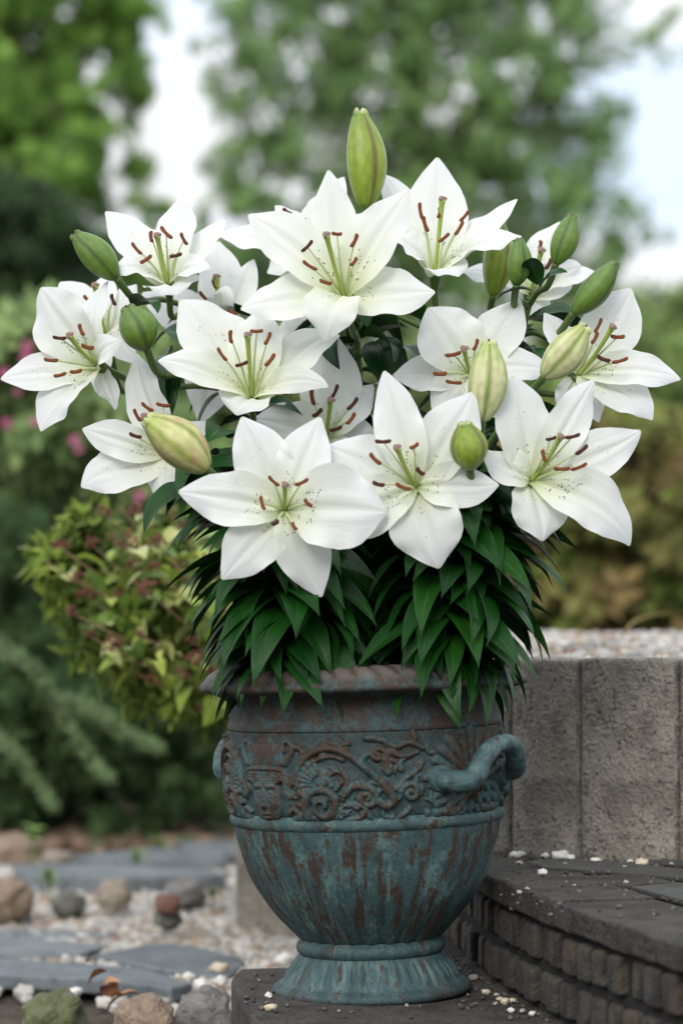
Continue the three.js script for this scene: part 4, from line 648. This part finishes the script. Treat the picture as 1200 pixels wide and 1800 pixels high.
const grass = (() => { const t = thing('grass_blade', 'single arching tan grass blade above the white gravel', 'grass', P(1105, 1105, 3.3)); const c = new THREE.CatmullRomCurve3([P(1095, 1118, 3.3), P(1110, 1096, 3.3), P(1140, 1082, 3.3), P(1180, 1077, 3.3)]); put('blade', tube(c.getPoints(8), (k) => 0.0025 * (1 - 0.8 * k), 20, 6), std({ color: rgb(0.26, 0.2, 0.08), roughness: 0.8 }), t, t.position); })();
// the green bank on the left: low conifers one behind the other
const juni = toned([0.022, 0.048, 0.018], [0.07, 0.12, 0.042]);
shrub('conifer_shrub', 'grey green feathery conifer filling the lower left behind the path', 'shrub', 90, 4.5, [[40, 1180, 130, 160], [190, 1230, 130, 150], [330, 1290, 90, 110], [120, 1360, 150, 90], [280, 1400, 110, 60, 0.7], [-50, 1330, 90, 130], [20, 1030, 140, 110]], 0.35, 5200, 0.075, juni, needles, needleMat, 221, [[40, 1200, 0.012], [180, 1230, 0.012], [300, 1300, 0.01]], 0.15);
shrub('conifer_shrub', 'taller grey green conifer behind the red tipped shrub', 'shrub', 140, 5.6, [[90, 900, 200, 110], [240, 850, 150, 110], [30, 790, 150, 80], [330, 960, 130, 130], [150, 990, 200, 110], [380, 1130, 90, 130]], 0.5, 6200, 0.085, toned([0.09, 0.145, 0.055], [0.23, 0.33, 0.125]), needles, needleMat, 222, [[90, 900, 0.015], [260, 880, 0.015]], 0.15);
shrub('dark_hedge', 'dark green foliage in deep shade behind the conifers', 'hedge', 200, 7.5, [[100, 720, 220, 100], [320, 720, 180, 120], [200, 860, 300, 150], [200, 1060, 300, 200], [200, 1300, 280, 130], [-60, 640, 120, 80], [420, 900, 120, 180]], 0.5, 6500, 0.11, toned([0.12, 0.2, 0.065], [0.3, 0.42, 0.15]), broad, leafMat, 223, [[120, 760, 0.02], [300, 760, 0.02]]);
for (const [label, pts] of [['pale grey green arching conifer branch drooping over the lower left', [[-30, 1130, 3.9], [40, 1165, 3.8], [90, 1220, 3.75], [130, 1290, 3.7], [165, 1345, 3.65], [195, 1370, 3.6]]], ['shorter conifer branch pointing right below the leafy shrub', [[120, 1225, 4.0], [190, 1270, 3.9], [240, 1300, 3.85], [282, 1318, 3.8]]], ['dim conifer branch low at the left edge over the brown stone', [[-30, 1290, 4.1], [30, 1330, 4.0], [70, 1385, 3.95], [95, 1420, 3.9]]]]) { // one long pale arching conifer branch in front of the others
  const t = thing('conifer_branch', label, 'branch', P(...pts[0])), c = new THREE.CatmullRomCurve3(pts.map((q) => P(...q)));
  put('branch', tube(c.getPoints(12), (k) => 0.006 * (1 - 0.7 * k), 40, 7), bark, t, t.position);
  const g = needles[0].clone(), r = mulberry(8), m = new THREE.Matrix4(), q = new THREE.Quaternion(), o = new THREE.InstancedMesh(g, needleMat, 420);
  for (let i = 0; i < 420; i++) { const k = i / 420, p = c.getPoint(k), T = c.getTangent(k), dir = T.clone().multiplyScalar(0.9).add(V(r() - 0.5, r() - 0.4, r() - 0.5).multiplyScalar(1.3)).normalize(), s = 0.026 * (1.15 - 0.5 * k); m.compose(p.sub(t.position), q.setFromUnitVectors(V(0, 0, 1), dir), V(s, s, s)); o.setMatrixAt(i, m); const b = 0.8 + 0.5 * r(); o.setColorAt(i, rgb(0.15 * b, 0.22 * b, 0.1 * b)); }
  o.name = 'needles'; o.userData.kind = 'stuff'; t.add(o);
}
{ // pink flowering bush far left
  const t = shrub('flowering_shrub', 'green bush with blurred pink blossoms behind the leftmost lily', 'shrub', 60, 5.0, [[40, 650, 110, 60], [110, 740, 130, 60], [260, 860, 60, 40, 0.6]], 0.3, 1500, 0.07, toned([0.15, 0.24, 0.09], [0.3, 0.4, 0.16]), broad, leafMat, 231, [[40, 660, 0.008], [120, 740, 0.008], [250, 860, 0.008]]);
  const pm = phys({ color: rgb(0.75, 0.27, 0.46), roughness: 1, transmission: 0.35, thickness: 0, side: THREE.DoubleSide });
  const r = mulberry(14);
  for (const [x, y, s] of [[50, 612, 26], [46, 632, 20], [8, 655, 22], [14, 745, 24], [62, 742, 18], [132, 775, 20], [140, 790, 16], [88, 700, 13], [262, 838, 20], [246, 872, 20], [276, 846, 16], [424, 728, 17], [30, 690, 14]]) {
    const parts = []; for (let k = 0; k < 14; k++) { const g = leafQuad(0.3, 0.9); g.scale(s * 0.6, s * 0.6, s * 0.6); g.rotateX(-0.2 - 1.1 * r()); g.rotateZ(k * 2.4); parts.push(g); }
    const g = mergeGeometries(parts); g.scale(4.6 / F, 4.6 / F, 4.6 / F); g.computeVertexNormals(); const c = P(x, y, 4.62); g.translate(c.x, c.y, c.z); put('blossom', g, pm, t, t.position);
  }
}
{ // the yellow green shrub with dark red seed heads, left of the lily leaves
  const d0 = 2.78, base = P(600, 1480, 3.0).setY(GROUND), t = thing('leafy_shrub', 'yellow green leafy shrub with dark red seed heads left of the lily foliage', 'shrub', base), r = mulberry(99);
  const twig = std({ color: rgb(0.3, 0.2, 0.12), roughness: 0.8 }), mats = [[0.27, 0.39, 0.045], [0.44, 0.54, 0.075], [0.16, 0.28, 0.04], [0.46, 0.5, 0.18]].map((c) => phys({ color: rgb(...c), roughness: 1, transmission: 0.35, thickness: 0, clearcoat: 0.25, clearcoatRoughness: 0.35, side: THREE.DoubleSide }));
  const red = std({ color: rgb(0.15, 0.045, 0.035), roughness: 0.8 }), leaves = [0, 1, 2, 3].map((k) => leafGeo(0.043, 0.0215, 0.2 + 0.22 * k, k * 2.2, true));
  const headGeo = (() => { const parts = []; for (let k = 0; k < 22; k++) { const s = new THREE.IcosahedronGeometry(0.0018 + 0.0013 * r(), 0); s.translate((r() - 0.5) * 0.022, (r() - 0.5) * 0.014, (r() - 0.5) * 0.022); parts.push(s); } return mergeGeometries(parts); })();
  const ends = [[78, 985], [110, 965], [140, 1020], [165, 960], [130, 1080], [185, 905], [210, 890], [240, 900], [300, 905], [330, 930], [180, 1000], [230, 960], [280, 960], [320, 1000], [210, 1050], [260, 1040], [300, 1075], [350, 1060], [160, 1120], [200, 1140], [250, 1120], [295, 1130], [340, 1130], [225, 1180], [270, 1200], [320, 1190], [365, 1180], [300, 1240], [350, 1250], [380, 1230], [390, 1100], [370, 1000], [360, 950], [240, 1000], [150, 1050], [120, 1010], [345, 1160], [200, 950], [275, 1000]];
  let nl = 0;
  for (const [x, y] of ends) {
    const e = P(x, y, d0 + (r() - 0.5) * 0.16), b0 = base.clone().add(V((r() - 0.5) * 0.1, 0.1, (r() - 0.5) * 0.06)), m1 = b0.clone().lerp(e, 0.45).add(V(0.05, 0.06, -0.05)), m2 = b0.clone().lerp(e, 0.8).add(V(0, 0.03, (r() - 0.5) * 0.03)), c = new THREE.CatmullRomCurve3([b0, m1, m2, e]);
    put('twig', tube(c.getPoints(8), (k) => 0.0026 * (1.1 - 0.75 * k), 20, 6), twig, t, base);
    const k = 12;
    for (let i = 0; i < k; i++, nl++) { const f = 0.55 + 0.44 * i / k, q = c.getPointAt(f), o = mesh('leaf', leaves[Math.floor(r() * 4)], mats[Math.floor(r() ** 1.3 * 4)], t); o.position.copy(q).sub(base).add(V((r() - 0.5) * 0.012, (r() - 0.5) * 0.012, (r() - 0.5) * 0.012)); o.rotation.order = 'YXZ'; o.rotation.set((r() - 0.6) * 1.2, r() * 6.28, (r() - 0.5) * 1.2); o.scale.setScalar(0.6 + 0.6 * r()); }
    if (r() < 0.75) { const o = mesh('seed_head', headGeo, red, t); o.position.copy(e).sub(base).add(V(0, 0.004, 0.008)); o.rotation.set(r() * 3, r() * 3, 0); o.scale.setScalar(0.45 + 0.6 * r()); }
  }
  foliage('inner_foliage', t, [[260, 1040, 130, 120], [330, 1150, 100, 100], [190, 1010, 80, 80, 0.7]], d0 + 0.1, 0.07, 900, 0.035, toned([0.08, 0.14, 0.025], [0.24, 0.32, 0.055]), broad, leafMat, 241);
}
// small plants and dead leaves on the path
function sprout(label, x, y, d, s, seed, tone) {
  const r = mulberry(seed), p = P(x, y + s, d), t = thing('small_plant', label, 'plant', p), m = phys({ color: rgb(...tone), roughness: 1, transmission: 0.35, thickness: 0, side: THREE.DoubleSide }), u = d / F;
  const g = leafGeo(s * 0.95 * u, s * 0.5 * u, 0.35, 1, true); mesh('stem', tube([V(0, -s * u, 0), V(0.1 * s * u, 0, 0), V(0, s * 0.8 * u, 0)], 0.0012, 8, 6), m, t);
  for (let k = 0; k < 9; k++) { const o = mesh('leaf', g, m, t); o.position.set(0, (0.1 + 0.75 * k / 9) * s * u, 0); o.rotation.order = 'YXZ'; o.rotation.set(-0.3 - 0.4 * r(), k * 2.4, 0); o.scale.setScalar(0.7 + 0.5 * r()); }
}
sprout('bright green little plant at far left behind the slate slabs', 58, 1452, 3.9, 34, 3, [0.2, 0.36, 0.05]);
sprout('small light green weed growing beside the far slate slab', 240, 1494, 3.7, 28, 4, [0.17, 0.28, 0.05]);
sprout('small green weed between the far slate and the grey green stone', 86, 1528, 3.35, 34, 5, [0.15, 0.26, 0.05]);
sprout('bright green weed at the back right of the path near the urn', 278, 1470, 4.1, 34, 6, [0.15, 0.27, 0.05]);
sprout('dull green weed beside the flat grey stone near the palisades', 372, 1560, 3.2, 24, 7, [0.11, 0.15, 0.04]);
{
  const dm = [[0.3, 0.13, 0.055], [0.36, 0.2, 0.11], [0.2, 0.09, 0.05]].map((c) => std({ color: rgb(...c), roughness: 0.9, side: THREE.DoubleSide })), r = mulberry(55);
  const dead = [0, 1, 2].map((k) => leafGeo(0.04, 0.02, 0.5 + 0.2 * k, k * 3 + 1, true)), G2 = 'curled dead brown leaves in front of the path slab';
  for (const [x, y, s] of [[188, 1708, 0.9], [196, 1724, 0.8], [182, 1738, 1], [190, 1752, 0.9], [202, 1745, 0.8], [150, 1690, 0.4]]) { const o = mesh('dead_leaf', dead[Math.floor(r() * 3)], dm[Math.floor(r() * 3)]); o.position.copy(P(x, y, 2.42)); o.rotation.set(-1.2 + r(), r() * 6, r() * 2); o.scale.setScalar(s * 0.7); tag(o, 'curled dead brown leaf standing before the slate slab', 'leaf', G2); }
  const o = mesh('dead_leaf', dead[0], dm[1]); o.position.copy(P(248, 1748, 2.42)); o.rotation.set(0.3, -1.4, 0.3); o.scale.setScalar(1.1); tag(o, 'broad pale brown dead leaf on the rounded tan stone', 'leaf');
  pebbles('soil_crumbs', struct('leaf_litter'), 1600, (q) => { const py = 1440 + 60 * q(), p = G(-60 + 520 * q(), py, GROUND + 0.006); return p; }, 0.016, 61, (q) => { const t = q(); return t < 0.5 ? rgb(0.12, 0.08, 0.05) : t < 0.75 ? rgb(0.2, 0.13, 0.09) : rgb(0.08, 0.1, 0.04); });
}
renderer.render(scene, camera);
